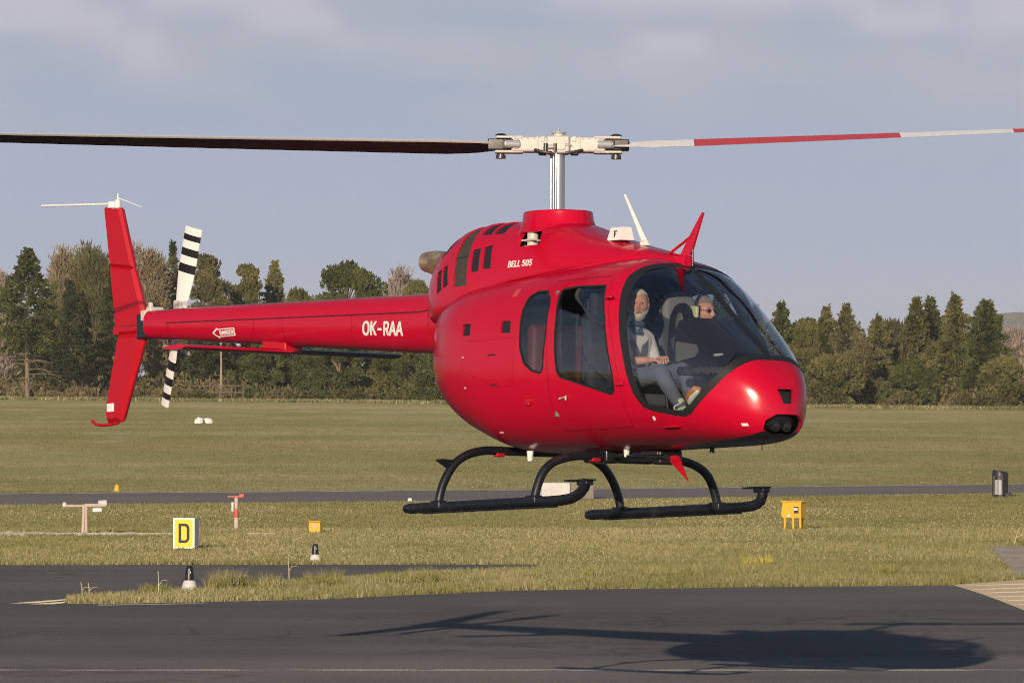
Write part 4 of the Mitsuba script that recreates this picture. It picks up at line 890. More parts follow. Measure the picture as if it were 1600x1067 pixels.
t = num('steel_drum'); lab(t, 'dark grey metal housing with sloping lid beside the runway at the right edge', 'housing')
M = mat((11.28, 163.6, 0), math.radians(-18))
put(f'{t}__body', tm(m3.Manifold.cylinder(.50, .185, .185, 28)), 'barrel_metal', 35, M)
put(f'{t}__lid', tm(m3.Manifold.hull(m3.Manifold.cylinder(.03, .19, .19, 28).translate((0, 0, .50)) + m3.Manifold.cylinder(.02, .17, .17, 28).rotate((0, 9, 0)).translate((-.01, 0, .585)))), 'barrel_metal', 35, M)
put(f'{t}__panel', [tm(m3.Manifold.cylinder(.34, .192, .192, 28).translate((0, 0, .06)) ^ mf(box(-.10, .10, -.3, -.1, 0, .5)))], 'grey_metal', 35, M)
puts(f'{t}__rib', [box(-.105, -.085, -.20, -.12, .04, .50), box(.085, .105, -.20, -.12, .04, .50), box(-.01, .006, -.205, -.15, .05, .44)], 'steel_dark', False, M)
put(f'{t}__foot', box(.15, .26, -.14, .05, -.02, .10, .01), 'barrel_metal', 35, M)


def post_lamp(name, label, loc, rz, tall, arm):
    t = num(name); lab(t, label, 'mast' if arm else 'post'); M = mat(loc, rz)
    return t, M


t, M = post_lamp('sensor_mast', 'pale T shaped sensor mast beside the gravel strip on the left', (-7.45, 123.4, 0), math.radians(8), 0, True)
puts(f'{t}__pole', [cyl((-.025, 0, -.05), (-.015, 0, .50), .032, .026), cyl((.03, 0, -.05), (.025, 0, .50), .028, .022)], 'pole_pale', 60, M)
put(f'{t}__crossbar', [box(-.34, .36, -.025, .025, .49, .525, .008), box(.0, .30, -.04, .04, .515, .545, .008)], 'pole_pale', 35, M)
puts(f'{t}__sensor_head', [ellip((-.35, 0, .525), (.04, .04, .05)), cyl((.24, 0, .55), (.38, 0, .55), .05, .06)], 'dull_white', 40, M)
put(f'{t}__junction_box', chamf(.14, .30, -.06, .06, .40, .47, r=.015), 'white_paint', 35, M)
put(f'{t}__base_plate', box(-.30, .34, -.2, .2, .0, .035, .01), 'rubble', 35, M)
t, M = post_lamp('marker_post', 'red and white marker post with a red box on top', (-4.97, 127.6, 0), math.radians(-10), 0, False)
puts(f'{t}__pole', [cyl((0, 0, -.05), (0, 0, .22), .042), cyl((0, 0, .38), (0, 0, .60), .034)], 'pole_pale', 60, M)
put(f'{t}__red_band', cyl((0, 0, .22), (0, 0, .38), .043), 'red_white_red', 60, M)
put(f'{t}__top_box', [box(-.15, .15, -.05, .05, .585, .615, .008), box(.06, .155, -.045, .045, .60, .65, .008)], 'red_white_red', 35, M)
put(f'{t}__side_box', box(-.085, -.04, -.04, .04, .33, .50, .01), 'dull_white', 35, M)

for loc, sc_, l2 in (((-4.10, 90.0, .05), 1.0, 'black taxiway lamp on a white base at the front of the grass island'), ((-2.89, 104.0, .05), .85, 'black taxiway lamp on a white base at the far edge of the taxiway')):
    t = num('taxiway_lamp'); lab(t, l2, 'lamp', 'black lamps along the taxiway'); M = mat(loc, .3, sc_)
    put(f'{t}__base', trimesh.creation.revolve(np.array([(0, .10), (.06, .10), (.078, .08), (.102, .0), (.102, -.06), (0, -.06)]), sections=28), 'dull_white', 30, M)
    put(f'{t}__body', trimesh.creation.revolve(np.array([(0, .285), (.03, .283), (.046, .268), (.054, .235), (.062, .10), (0, .10)]), sections=28), 'black_paint', 40, M)
    put(f'{t}__mark', box(-.005, .005, -.061, -.054, .19, .215, .002), 'white_paint', 35, M)

rng = np.random.default_rng(5)


def stone(r, seed):
    m = trimesh.creation.icosphere(3); v = np.array(m.vertices)
    m.vertices = v * (.7 + .6 * meshkit.fbm(v * 1.6 + seed, 3, seed)[:, None]) * r; return m


for i_, (x, y, r, l_) in enumerate(((-17.5, 395.5, (.25, .2, .22), 'white stone in the meadow below the tail, left of a pair'), (-17.0, 396, (.26, .2, .20), 'white stone in the meadow below the tail, right of a pair'), (-41.1, 560, (.32, .25, .24), 'white marker stone far left in the meadow'))):
    lab(put('marker_stone', stone(r, i_ + 3), 'white_paint', True, mat((x, y, gpt(x, y) + .12))), l_, 'stone')
lab(put('runway_marker', trimesh.creation.revolve(np.array([(0, .19), (.03, .18), (.06, .12), (.075, 0), (0, -.03)]), sections=20), 'yellow_paint', 40, mat((-9.56, 171.3, 0))), 'small yellow marker cap on the far runway edge at the left', 'marker')
lab(put('runway_marker', trimesh.creation.revolve(np.array([(0, .085), (.035, .075), (.05, .04), (.05, -.02), (0, -.03)]), sections=20), 'white_paint', 40, mat((-2.27, 157.5, 0))), 'small pale marker cap on the near runway edge left of the skids', 'marker')
lab(put('distance_board', [box(-.07, .05, -.02, .02, 0, .20, .008), box(.03, .06, -.02, .02, -.05, .0)], 'wood_grey', 35, mat((5.72, 176.5, 0))), 'tiny weathered marker board beyond the runway above the right skid toe', 'marker')
t = num('concrete_block'); lab(t, 'pale concrete block with stained face lying beside the runway behind the skids', 'block'); M = mat((1.26, 161.6, 0), math.radians(4))
put(f'{t}__face_slab', chamf(-.60, .06, -.16, .3, -.03, .36, r=.03), 'dull_white', 35, M)
put(f'{t}__end_slab', chamf(.065, .60, -.15, .3, -.03, .37, r=.02), 'grey_concrete', 35, M)
# gravel strip at the mast
ch = []
for q in range(700):
    x = rng.uniform(-12.5, -6.6); y = 123.3 + rng.normal(0, .55) * (1.0 if x < -8.2 else .6); s_ = rng.uniform(.02, .06)
    m = trimesh.creation.icosahedron(); v = np.array(m.vertices) * rng.uniform(.6, 1.3, (12, 3)); m.vertices = v * [s_ * 1.6, s_ * 1.6, s_ * .7] + [x, y, .01]; ch.append(m)
lab(put('gravel', ch, 'rubble', False), 'strip of pale broken rubble around the sensor mast', 'gravel', None, 'stuff')
for x0, x1, l_ in ((-7.9, -5.55, 'long pale kerb strip behind the taxiway sign'), (-4.62, -4.1, 'short pale kerb strip right of the taxiway sign')):
    lab(put('kerb_strip', box(x0, x1, 122.9, 123.15, -.02, .045, .008), 'rubble', 35), l_, 'kerb')
tk = num('dry_stalk'); USED.discard(tk)
for x, y, h, lean, l_ in ((8.22, 115.8, .30, .10, 'pale dry stalk standing by the paved path'), (-5.37, 88.5, .17, -.02, 'left of two dry stalks at the tip of the grass island'), (-5.27, 88.3, .17, -.015, 'right of two dry stalks at the tip of the grass island'), (-4.42, 88.6, .30, -.01, 'tall dry stalk left of the front taxiway lamp'), (-2.99, 95.0, .32, -.015, 'tall dry stalk below the rear taxiway lamp')):
    t = num('dry_stalk'); lab(t, l_, 'stalk', None)
    put(f'{t}__stem', tube(curve([(x, y, 0), (x + lean * .3, y, h * .5), (x + lean, y, h)], 4), np.linspace(.006, .003, 9), 6), 'line_yellow', 60)
    put(f'{t}__leaf', tube([(x + lean * .25, y, h * .4), (x + lean + .05, y, h * .62), (x + lean + .12, y, h * .64)], [.004, .003, .002], 6), 'line_yellow', 60)

# ------------------------------------------------------------------ grass


def leaf_entry(key, V, F, Cc, label=None, cat=None, kind=None, M=None, group=None):
    k = num(key); V = np.asarray(V, float)
    if M is not None: V = V @ M[:3, :3].T + M[:3, 3]
    scene[k] = mikit.ply((V, F), 'leafage', smooth=False, color=Cc)
    if label: lab(k, label, cat, group, kind)
    return k


def blades(n, xs, ys, hs, ws, lean, colA, colB, seed, keep=None, straw=.25, tone=None):
    r = np.random.default_rng(seed)
    P = np.stack([r.uniform(*xs, n), r.uniform(*ys, n)], -1)
    if keep is not None: P = P[keep(P)]
    n = len(P); cl = meshkit.fbm(np.c_[P * [.9, .35], np.zeros(n)], 3, seed)
    h = r.uniform(*hs, n) * (.75 + .5 * cl); w = r.uniform(*ws, n); a = r.uniform(0, 2 * PI, n); ln = r.normal(0, lean, (n, 2)) * h[:, None]
    z = terrain(P[:, 0], P[:, 1]); dx = np.stack([np.cos(a), np.sin(a)], -1) * w[:, None] / 2
    V = np.zeros((n, 5, 3)); V[:, 0, :2] = P - dx; V[:, 1, :2] = P + dx; V[:, 2, :2] = P - dx * .75 + ln * .4; V[:, 3, :2] = P + dx * .75 + ln * .4; V[:, 4, :2] = P + ln
    V[:, :2, 2] = z[:, None] - .01; V[:, 2:4, 2] = (z + h * .55)[:, None]; V[:, 4, 2] = z + h
    F = (np.array([[0, 1, 3], [0, 3, 2], [2, 3, 4]])[None] + 5 * np.arange(n)[:, None, None]).reshape(-1, 3)
    t = np.clip(r.normal(.5, .25, n) + (cl - .5) * 1.6, 0, 1)[:, None]; c = np.asarray(colA) * (1 - t) + np.asarray(colB) * t
    big = meshkit.fbm(np.c_[P * [.25, .07], np.full(n, 2.0)], 3, seed + 1)
    st = (r.random(n) < straw + (big - .5) * 1.1)[:, None]; c = np.where(st, np.array([.40, .365, .22]) * r.uniform(.85, 1.15, (n, 1)), c)
    return V.reshape(-1, 3), F, np.repeat(c, 5, 0)


def off_road(P):
    pts = shapely.points(P); return ~(shapely.contains(apron_poly, pts) | shapely.contains(run_poly, pts) | shapely.contains(path_poly, pts) | shapely.contains(verge, pts))


G1, G2 = (.172, .180, .070), (.310, .287, .140)
acc = []
acc.append(blades(170000, (-8.5, 10.5), (84.5, 104), (.045, .10), (.009, .016), .45, G1, G2, 11, off_road, .20))
acc.append(blades(150000, (-10, 12), (103, 128), (.03, .07), (.010, .018), .55, G1, G2, 12, off_road, .18))
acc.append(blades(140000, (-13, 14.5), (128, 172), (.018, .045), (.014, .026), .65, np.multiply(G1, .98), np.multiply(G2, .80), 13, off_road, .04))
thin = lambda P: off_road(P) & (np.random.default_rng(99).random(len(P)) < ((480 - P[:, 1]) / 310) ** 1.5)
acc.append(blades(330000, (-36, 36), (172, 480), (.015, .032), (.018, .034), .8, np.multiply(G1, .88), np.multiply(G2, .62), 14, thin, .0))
off, VV, FF, CC_ = 0, [], [], []
for v, f, c in acc: VV.append(v); FF.append(f + off); CC_.append(c); off += len(v)
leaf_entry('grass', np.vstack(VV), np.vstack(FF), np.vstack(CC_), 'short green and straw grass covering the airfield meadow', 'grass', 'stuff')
# rank weeds on the island
isle = sg.Polygon(isle_low[:6] + [(5.9, 92.9), (5.5, 96), (2, 104)] + isle_top[::-1])
r_ = np.random.default_rng(21); WV = []
front = lambda P: ~((np.abs(P[:, 0] + 4.10) < .30) & (P[:, 1] > 86.5) & (P[:, 1] < 90.4)) & shapely.contains(isle, shapely.points(P)) & (r_.random(len(P)) < .25 + .75 * (meshkit.fbm(np.c_[P * [1.1, .8], np.zeros(len(P))], 3, 6) > .50))
WV.append(blades(24000, (-5.4, 6.0), (85, 99), (.05, .10), (.007, .012), .35, (.16, .18, .04), (.28, .27, .08), 22, front, .45))
spots = [(-3.75, 90.3, .32), (-3.5, 90.8, .28), (-3.62, 90.6, .34), (-3.1, 91.0, .24), (-2.55, 91.6, .26), (-2.35, 91.8, .30), (-1.55, 92.5, .26), (-1.2, 92.9, .26), (-.9, 93.2, .24), (-4.5, 89.0, .20), (-.4, 94.0, .22), (.2, 95.0, .22), (1.1, 96.0, .2), (2.0, 96.5, .2), (3.2, 97.0, .2), (4.1, 97.5, .2), (5.1, 97.0, .22)]
for q, (x, y, h) in enumerate(spots):
    WV.append(blades(int(180 + 60 * (q * 7 % 5)), (x - .16, x + .16), (y - .3, y + .3), (h * .40, h * 1.0), (.005, .010), .35, (.20, .21, .05), (.34, .32, .11), 40 + q, None, .35))
for q in range(16):
    x = -2.2 + .055 * q; y = 91.9 + .02 * q; WV.append(blades(10, (x - .02, x + .02), (y - .1, y + .1), (.12, .20), (.006, .010), .30, (.42, .36, .24), (.50, .44, .32), 80 + q, None, .9))
off, VV, FF, CC_ = 0, [], [], []
for v, f, c in WV: VV.append(v); FF.append(f + off); CC_.append(c); off += len(v)
leaf_entry('weeds', np.vstack(VV), np.vstack(FF), np.vstack(CC_), 'taller tufts of weeds and dry grass along the grass island', 'weeds', 'stuff')
yg = [blades(60, (3.35 + .09 * q - .02, 3.35 + .09 * q + .02), (101.6, 102.2), (.08, .20), (.010, .016), .3, (.42, .40, .08), (.50, .46, .12), 120 + q, None, .0) for q in range(5)]
off, VV, FF, CC_ = 0, [], [], []
for v, f, c in yg: VV.append(v); FF.append(f + off); CC_.append(c); off += len(v)
leaf_entry('yellow_grass', np.vstack(VV), np.vstack(FF), np.vstack(CC_), 'patch of yellowish upright grass in the meadow right of centre', 'grass', 'stuff')

# ------------------------------------------------------------------ trees


def leaves(P, N, size, r, droop=.0):
    """Ragged leaf clumps: two crossed slim triangles at each point, hanging along the direction N."""
    n = len(P); a = N / (np.linalg.norm(N, axis=1, keepdims=True) + 1e-9); b = r.normal(size=(n, 3)); b -= a * (a * b).sum(1)[:, None]; b /= np.linalg.norm(b, axis=1)[:, None]; c = np.cross(a, b)
    L = size * r.uniform(.7, 1.4, n)[:, None]; W = L * r.uniform(.28, .5, n)[:, None]
    V = np.stack([P - b * W, P + b * W, P + a * L, P - c * W * .9 + a * L * .1, P + c * W * .9 - a * L * .1, P + a * L * .95 + b * W * .3], 1)
    F = (np.array([[0, 1, 2], [3, 4, 5]])[None] + 6 * np.arange(n)[:, None, None]).reshape(-1, 3)
    return V.reshape(-1, 3), F


def conifer(seed, h, w, base, cols, dens=1.0, rag=.42, shape=1.0, size=.30):
    """A trunk with whorls of drooping boughs, each set with needle clumps."""
    r = np.random.default_rng(seed); P, N, S = [], [], []
    z = base; stems = [tube([(0, 0, -.3), (r.normal(0, .05), r.normal(0, .05), h * .5), (0, 0, h * .97)], [.018 * h, .011 * h, .02], 7)]
    lump = r.uniform(0, 6.28, 5)
    while z < h * .99:
        t = (z - base) / (h - base); R = 1.62 * w * (1 - t ** shape) ** .78 * (0.72 + .28 * min(1, t / .15)) * r.uniform(1 - rag, 1.0) + .10
        nb = int(r.integers(5, 9)); a0 = r.uniform(0, 6.28)
        for b in range(nb):
            a = a0 + b * 6.283 / nb + r.normal(0, .25); Rb = R * r.uniform(1 - rag, 1.1) * (1 + .22 * math.sin(a * 2 + lump[int(t * 4.99)])); up = .45 * (t - .2) + r.normal(0, .1)
            n = max(5, int(Rb * 17 * dens)); s = r.random(n) ** .6; d = np.array([math.cos(a), math.sin(a)])
            side = r.normal(0, .24, n) * (Rb * .8 * (1.05 - s)) + r.normal(0, .07, n); zz = z + s * Rb * up - .20 * Rb * s ** 2 + r.normal(0, .13, n) - .1 * np.abs(side)
            P.append(np.stack([d[0] * s * Rb - d[1] * side, d[1] * s * Rb + d[0] * side, zz], -1)); N.append(np.stack([d[0] + r.normal(0, .5, n), d[1] + r.normal(0, .5, n), r.normal(-.05 + .6 * t, .45, n)], -1)); S.append(np.full(n, .82 + .36 * r.random()))
            if b % 2 == 0: stems.append(tube([(0, 0, z), (d[0] * Rb * .85, d[1] * Rb * .85, z + up * Rb * .7)], [.03, .008], 4, cap=False))
        z += (.32 + .34 * (1 - t)) * r.uniform(.75, 1.25) * h / 15
    if base > 2:   # dead boughs below the crown
        for q in range(26):
            a, z0, L = r.uniform(0, 6.28), r.uniform(1.2, base), w * r.uniform(.5, 1.0); stems.append(tube(curve([(0, 0, z0), (math.cos(a) * L * .5, math.sin(a) * L * .5, z0 + .1), (math.cos(a) * L, math.sin(a) * L, z0 - .7 * r.random())], 3), np.linspace(.06, .015, 7), 4, cap=False))
    P, N, S = np.vstack(P), np.vstack(N), np.concatenate(S); k = P[:, 2] > .02; P, N, S = P[k], N[k], S[k]; V, F = leaves(P, N, size, r)
    n = len(P); mixc = np.clip(meshkit.fbm(P * .7 + seed, 3, seed) * 1.6 - .3 + r.normal(0, .16, n), 0, 1)[:, None]
    C = (np.asarray(cols[0]) * (1 - mixc) + np.asarray(cols[1]) * mixc) * S[:, None] * r.uniform(.75, 1.25, (n, 1))
    return V, F, np.repeat(C, 6, 0), tm(stems)


def broad(seed, h, w, base, cols, n=6500, size=.30):
    """A rounded pine or shrub: boughs ending in clumps of needles, gaps between them."""
    r = np.random.default_rng(seed); K = int(np.clip(30 * h / (2.2 * w), 30, 90)); n = int(n * 1.5)
    t = r.random(K) ** .85; cz = base + (h - base) * t * .96; env = np.sqrt(np.clip(1 - np.clip((t - .42) / .60, 0, 1) ** 2.2, .02, 1)) * (.82 + .18 * np.clip(t / .3, 0, 1))
    ca = r.uniform(0, 6.28, K); rr = w * env * .95 * np.sqrt(r.random(K)); C0 = np.stack([rr * np.cos(ca), rr * np.sin(ca), cz], -1); cr = np.clip(w * r.uniform(.24, .46, K), .5, 1.9)
    i_ = r.integers(0, K, n); u = r.normal(size=(n, 3)); u /= np.linalg.norm(u, axis=1)[:, None]; P = C0[i_] + u * (cr[i_] * r.random(n) ** .5)[:, None] * [1, 1, .8]; k = P[:, 2] > .05; P = P[k]; n = len(P); P[:, 2] *= h / P[:, 2].max()
    N = (P - np.array([0, 0, (h + base) * .40])) / w + r.normal(0, .6, (n, 3)) + np.array([0, 0, .3]); V, F = leaves(P, N, size, r)
    m = np.clip(meshkit.fbm(P * .6 + seed, 3, seed) * 1.7 - .35 + r.normal(0, .15, n), 0, 1)[:, None]; Cc = (np.asarray(cols[0]) * (1 - m) + np.asarray(cols[1]) * m) * r.uniform(.75, 1.25, (n, 1))
    stems = [tube(curve([(0, 0, -.3), (r.normal(0, .1), r.normal(0, .1), h * .45), (r.normal(0, .2), r.normal(0, .2), h * .88)], 4), np.linspace(.016 * h, .03, 9), 7)]
    for q in range(K):
        z0 = max(base * .7, C0[q, 2] - w * .8); stems.append(tube([(0, 0, z0), C0[q] * [.6, .6, 0] + [0, 0, (z0 + C0[q, 2]) / 2 + .2], C0[q]], [.008 * h, .05, .02], 5, cap=False))
    return V, F, np.repeat(Cc, 6, 0), tm(stems)


def feather(seed, h, w, base, cols, n=4000, size=.55, thin=.34):
    """A bare or budding tree: steep boughs feathered with fine upright twigs."""
    r = np.random.default_rng(seed); nb = int(26 + 10 * w); P, N = [], []; n = int(n * 1.6)
    stems = [tube(curve([(0, 0, -.3), (r.normal(0, .12), r.normal(0, .12), h * .5), (r.normal(0, .2), r.normal(0, .2), h * .96)], 5), np.linspace(.013 * h, .02, 11), 7)]
    for b in range(nb):
        z0 = base + (h - base) * .86 * (b / nb) * r.uniform(.9, 1.05); a = r.uniform(0, 6.28); L = (h - z0) * r.uniform(.25, .55) + .6; out = w * r.uniform(.4, 1.25) * (1 - .55 * (z0 / h) ** 2); top = min(z0 + L, h * r.uniform(.93, 1.0))
        c = curve([(0, 0, z0), (math.cos(a) * out * .6, math.sin(a) * out * .6, z0 + (top - z0) * .35), (math.cos(a) * out, math.sin(a) * out, top)], 5); stems.append(tube(c, np.linspace(.045, .012, len(c)), 4, cap=False))
        m = max(12, int(n / nb)); q = r.integers(2, len(c), m); sp = r.normal(0, .10 * w + .16, (m, 3)) * [1, 1, 1.6]; P.append(c[q] + sp); N.append(sp * .8 + np.array([math.cos(a) * .25, math.sin(a) * .25, 1.0]) + r.normal(0, .25, (m, 3)))
    P, N = np.vstack(P), np.vstack(N); k = (P[:, 2] > .1) & (P[:, 2] < h); P, N = P[k], N[k]; n = len(P); V, F = leaves(P, N, size, r)
    Vv = V.reshape(n, 6, 3); ctr = Vv.mean(1, keepdims=True); ax = Vv[:, 2:3] - ctr; ax /= np.linalg.norm(ax, axis=2, keepdims=True); al = ((Vv - ctr) * ax).sum(2, keepdims=True); V = (ctr + ax * al + (Vv - ctr - ax * al) * thin).reshape(-1, 3)
    m = np.clip(meshkit.fbm(P * .5 + seed, 3, seed) * 1.7 - .35 + r.normal(0, .15, n), 0, 1)[:, None]; Cc = (np.asarray(cols[0]) * (1 - m) + np.asarray(cols[1]) * m) * r.uniform(.75, 1.25, (n, 1))
    return V, F, np.repeat(Cc, 6, 0), tm(stems)


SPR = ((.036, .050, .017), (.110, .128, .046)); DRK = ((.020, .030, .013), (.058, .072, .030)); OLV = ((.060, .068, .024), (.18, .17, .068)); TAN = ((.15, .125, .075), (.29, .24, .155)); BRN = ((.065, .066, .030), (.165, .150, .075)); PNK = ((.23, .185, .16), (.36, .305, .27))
PX = 11060.7


def tree_at(name, label, cat, kind, u, top, half, d, cols, seed, base=.4, bark='bark', group=None, **k):
    half *= 1.18 if kind == 'conifer' else 1.05
    x = (u - 800) / PX * d; z0 = gpt(x, d); h = CAM_H - z0 + (595 - top) * d / PX; w = half * d / PX
    if kind == 'conifer': V, F, C, st = conifer(seed, h, w, base, cols, **k)
    else: V, F, C, st = broad(seed, h, w, base, cols, **k) if kind == 'broad' else feather(seed, h, w, base, cols, **k)
    t = num(name); lab(t, label, cat, group); M = mat((x, d, z0))
    leaf_entry(f'{t}__crown', V, F, C, M=M); put(f'{t}__trunk', st, bark, 60, M)
    return t


TREES = [
 ('bare_tree', 'pale bare tree cut by the left edge of the picture', 'bare', 2, 428, 24, 668, PNK, dict(n=3000)),
 ('spruce_tree', 'tall green spruce with a long pale bare trunk at far left', 'conifer', 43, 388, 50, 640, SPR, dict(base=5.0, dens=1.25)),
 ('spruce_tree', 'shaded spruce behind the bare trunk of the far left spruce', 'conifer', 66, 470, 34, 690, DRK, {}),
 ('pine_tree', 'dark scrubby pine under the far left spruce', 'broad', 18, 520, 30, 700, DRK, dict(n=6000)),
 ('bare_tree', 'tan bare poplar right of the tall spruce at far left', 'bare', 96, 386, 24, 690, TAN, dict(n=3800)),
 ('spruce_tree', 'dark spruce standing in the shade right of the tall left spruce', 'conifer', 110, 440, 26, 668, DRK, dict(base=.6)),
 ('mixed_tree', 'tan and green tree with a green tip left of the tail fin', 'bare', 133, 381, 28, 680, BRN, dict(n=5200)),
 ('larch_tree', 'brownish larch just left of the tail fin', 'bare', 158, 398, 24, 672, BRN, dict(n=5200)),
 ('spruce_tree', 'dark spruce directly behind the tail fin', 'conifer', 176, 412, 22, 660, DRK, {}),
 ('bare_tree', 'slim pinkish bare tree just right of the upper tail fin', 'bare', 212, 380, 13, 690, PNK, dict(n=2200)),
 ('larch_tree', 'tan larch right of the upper tail fin', 'bare', 236, 392, 24, 676, TAN, dict(n=5600)),
 ('spruce_tree', 'green spruce with its tip beside the raised tail rotor blade', 'conifer', 270, 380, 22, 684, SPR, dict(dens=1.1)),
 ('larch_tree', 'brown tree right of the raised tail rotor blade', 'broad', 325, 400, 38, 670, BRN, dict(n=7500)),
 ('pine_tree', 'left of two olive pines above the middle of the tail boom', 'broad', 384, 415, 30, 676, OLV, dict(n=6500)),
 ('pine_tree', 'right of two olive pines above the middle of the tail boom', 'conifer', 430, 410, 34, 684, OLV, dict(dens=1.1)),
 ('pine_tree', 'low olive pine in the dip of the tree line above the boom', 'broad', 468, 452, 30, 668, OLV, dict(n=6000)),
 ('pine_tree', 'round topped dark pine above the front half of the boom', 'broad', 541, 410, 58, 664, SPR, dict(n=11000)),
 ('bare_tree', 'tan bare tree right of the round topped pine', 'bare', 624, 418, 22, 690, PNK, dict(n=3200)),
 ('pine_tree', 'low pine below the exhaust pipe', 'broad', 652, 440, 30, 674, OLV, dict(n=6000)),
 ('birch_tree', 'birch with a pale trunk under the tail boom', 'broad', 345, 470, 20, 646, OLV, dict(base=6.0, n=3200, bark='bark_pale')),
 ('pine_tree', 'dark pine behind the pale birch trunk', 'conifer', 318, 500, 34, 664, DRK, dict(base=.6)),
 ('pine_tree', 'dense bush like pine left under the boom', 'broad', 400, 520, 34, 652, SPR, dict(n=7500)),
 ('pine_tree', 'dense bush like pine in the middle under the boom', 'broad', 462, 500, 38, 656, SPR, dict(n=8500)),
 ('pine_tree', 'dense bush like pine right under the boom', 'broad', 530, 505, 40, 650, SPR, dict(n=8500)),
 ('pine_tree', 'bush like pine left of the helicopter belly', 'broad', 598, 510, 38, 654, OLV, dict(n=8500)),
 ('pine_tree', 'bush like pine behind the rear of the cabin', 'broad', 662, 505, 40, 650, SPR, dict(n=8500)),
 ('spruce_tree', 'dark narrow spruce right beside the windshield', 'conifer', 1221, 472, 34, 690, SPR, dict(dens=1.1)),
 ('pine_tree', 'low pine right of the narrow spruce by the windshield', 'broad', 1264, 500, 26, 680, OLV, dict(n=6000)),
 ('spruce_tree', 'dark spruce filling the gap right of the windshield', 'conifer', 1246, 505, 34, 705, DRK, {}),
 ('spruce_tree', 'first pointed spruce right of the helicopter nose', 'conifer', 1291, 480, 30, 672, OLV, dict(dens=1.1)),
 ('spruce_tree', 'tall brownish spruce in the left part of the right tree group', 'conifer', 1322, 477, 32, 664, BRN, dict(dens=1.2)),
 ('pine_tree', 'bushy pine low between the spruces of the right group', 'broad', 1349, 520, 28, 658, BRN, dict(n=6000)),
 ('spruce_tree', 'short olive spruce left of the gap in the right group', 'conifer', 1372, 496, 30, 670, OLV, dict(dens=1.1)),
 ('bare_tree', 'brown bare bush in the gap of the right group', 'bare', 1400, 505, 26, 676, BRN, dict(n=3800)),
 ('spruce_tree', 'left twin of the tall spruces in the right group', 'conifer', 1432, 464, 36, 676, OLV, dict(dens=1.2)),
 ('spruce_tree', 'right twin of the tall spruces in the right group', 'conifer', 1454, 465, 32, 682, SPR, dict(dens=1.1)),
 ('spruce_tree', 'broad sunlit spruce next to the tall twins', 'conifer', 1492, 462, 38, 668, OLV, dict(dens=1.25)),
 ('spruce_tree', 'grey green spruce at the right end of the tree group', 'conifer', 1541, 468, 46, 660, SPR, dict(dens=1.25)),
 ('pine_tree', 'low pine at the foot of the grey green end spruce', 'broad', 1568, 560, 34, 652, OLV, dict(n=6500)),
 ('bare_tree', 'pale pinkish bare bush at the right edge', 'bare', 1592, 518, 34, 720, PNK, dict(n=4500)),
 ('pine_tree', 'dark bush like pine low in the right group', 'broad', 1420, 560, 36, 652, SPR, dict(n=6500)),
 ('pine_tree', 'bushy pine low right of the helicopter nose', 'broad', 1300, 556, 40, 650, OLV, dict(n=7500)),
]
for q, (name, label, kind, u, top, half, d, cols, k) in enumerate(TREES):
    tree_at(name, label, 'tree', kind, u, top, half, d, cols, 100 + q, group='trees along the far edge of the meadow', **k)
for q, u in enumerate((735, 800, 870, 935, 1000, 1065, 1125, 1180)):
    tree_at('spruce_tree', 'spruce hidden behind the helicopter cabin, glimpsed through its windows', 'tree', 'conifer', u, 455 + 25 * (q % 3), 38, 670 + 5 * (q % 4), (SPR, OLV, DRK)[q % 3], 300 + q, group='trees behind the helicopter')
# the far wood behind the single trees
acc = []
rw = np.random.default_rng(77)
for q in range(64):
    x = -205 + 410 * (q + rw.uniform(-.3, .3)) / 63; d = rw.uniform(735, 775); u = 800 + x / d * PX
    hgt = rw.uniform(6.5, 9.0) * (1.12 if x < -18 else 1.0); cc = (SPR, DRK, OLV, DRK)[q % 4]
    if q % 3: V, F, C, st = conifer(500 + q, hgt, rw.uniform(2.4, 3.4), .3, cc, dens=.75, size=.42)
    else: V, F, C, st = broad(500 + q, hgt * .9, rw.uniform(3.0, 4.2), .2, cc, n=3400, size=.42)
    acc.append((np.asarray(V) + [x, d, gpt(x, d)], F, C))
off, VV, FF, CC_ = 0, [], [], []
for v, f, c in acc: VV.append(v); FF.append(f + off); CC_.append(c); off += len(v)
leaf_entry('far_wood', np.vstack(VV), np.vstack(FF), np.vstack(CC_), 'dark far wood closing the gaps behind the single trees', 'wood', 'stuff')
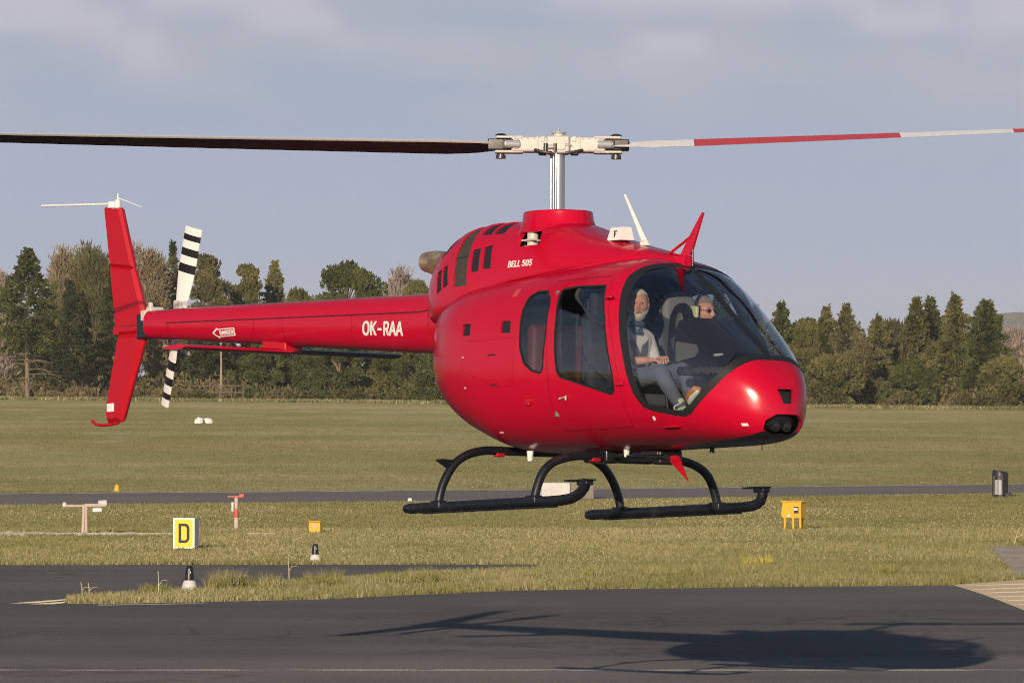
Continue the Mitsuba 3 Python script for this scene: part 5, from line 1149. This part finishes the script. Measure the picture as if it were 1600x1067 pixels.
# tall dry grass and scrub under the trees
def scrub(n, seed):
    r = np.random.default_rng(seed); K = 260; c = np.stack([r.uniform(-58, 58, K), r.uniform(640, 672, K)], -1); s = r.uniform(.8, 2.2, K) * np.clip((c[:, 1] - 632) / 18, .35, 1.3)
    i_ = r.integers(0, K, n); u = r.normal(size=(n, 3)); u /= np.linalg.norm(u, axis=1)[:, None]; u[:, 2] = np.abs(u[:, 2]); P = np.c_[c[i_], terrain(c[i_, 0], c[i_, 1])] + u * (s[i_] * r.random(n) ** .5)[:, None] * [1.3, 1.0, 1.0]
    V, F = leaves(P, u + r.normal(0, .5, (n, 3)) + [0, 0, .5], .34, r); m = np.clip(meshkit.fbm(np.c_[c * .15, c[:, 0] * 0], 3, 4)[i_] * 2.4 - .75 + r.normal(0, .15, n), 0, 1)[:, None]
    C = (np.array([.075, .078, .034]) * (1 - m) + np.array([.21, .17, .10]) * m) * r.uniform(.7, 1.25, (n, 1)); return V, F, np.repeat(C, 6, 0)


acc = [blades(45000, (-56, 56), (632, 652), (.06, .38), (.07, .16), .4, (.13, .14, .06), (.24, .22, .115), 31, None, .16), scrub(34000, 32)]
off, VV, FF, CC_ = 0, [], [], []
for v, f, c in acc: VV.append(v); FF.append(f + off); CC_.append(c); off += len(v)
leaf_entry('undergrowth', np.vstack(VV), np.vstack(FF), np.vstack(CC_), 'tall dry grass and scrub along the foot of the trees', 'undergrowth', 'stuff')
# fence under the birch
t = num('paddock_fence'); lab(t, 'grey wooden paddock fence beside the birch at the meadow edge', 'fence')
for u in (296, 328, 362, 380):
    x = (u - 800) / PX * 642; z0 = gpt(x, 642)
    put(f'{t}__post', box(x - .05, x + .05, 641.93, 642.03, z0 - .2, z0 + (2.3 if u == 328 else 1.5), .02), 'wood_grey', 35)
x0, x1 = (296 - 800) / PX * 642, (380 - 800) / PX * 642; z0 = gpt(x0, 642)
for z in (.75, 1.35): put(f'{t}__rail', box(x0, x1, 641.75, 641.89, z0 + z, z0 + z + .09, .02), 'wood_grey', 35)

# ------------------------------------------------------------------ air
scene['air'] = {'type': 'homogeneous', 'albedo': {'type': 'rgb', 'value': [0.91, 0.95, 0.98]}, 'sigma_t': 8e-5}
scene['haze'] = {'type': 'cube', 'to_world': T().translate([0, 4600, 48]).scale([6100, 4800, 51]), 'bsdf': {'type': 'null'}, 'interior': {'type': 'ref', 'id': 'air'}}
lab('haze', 'thin evening haze over the airfield', None, None, 'stuff')
scene['camera']['medium'] = {'type': 'ref', 'id': 'air'}
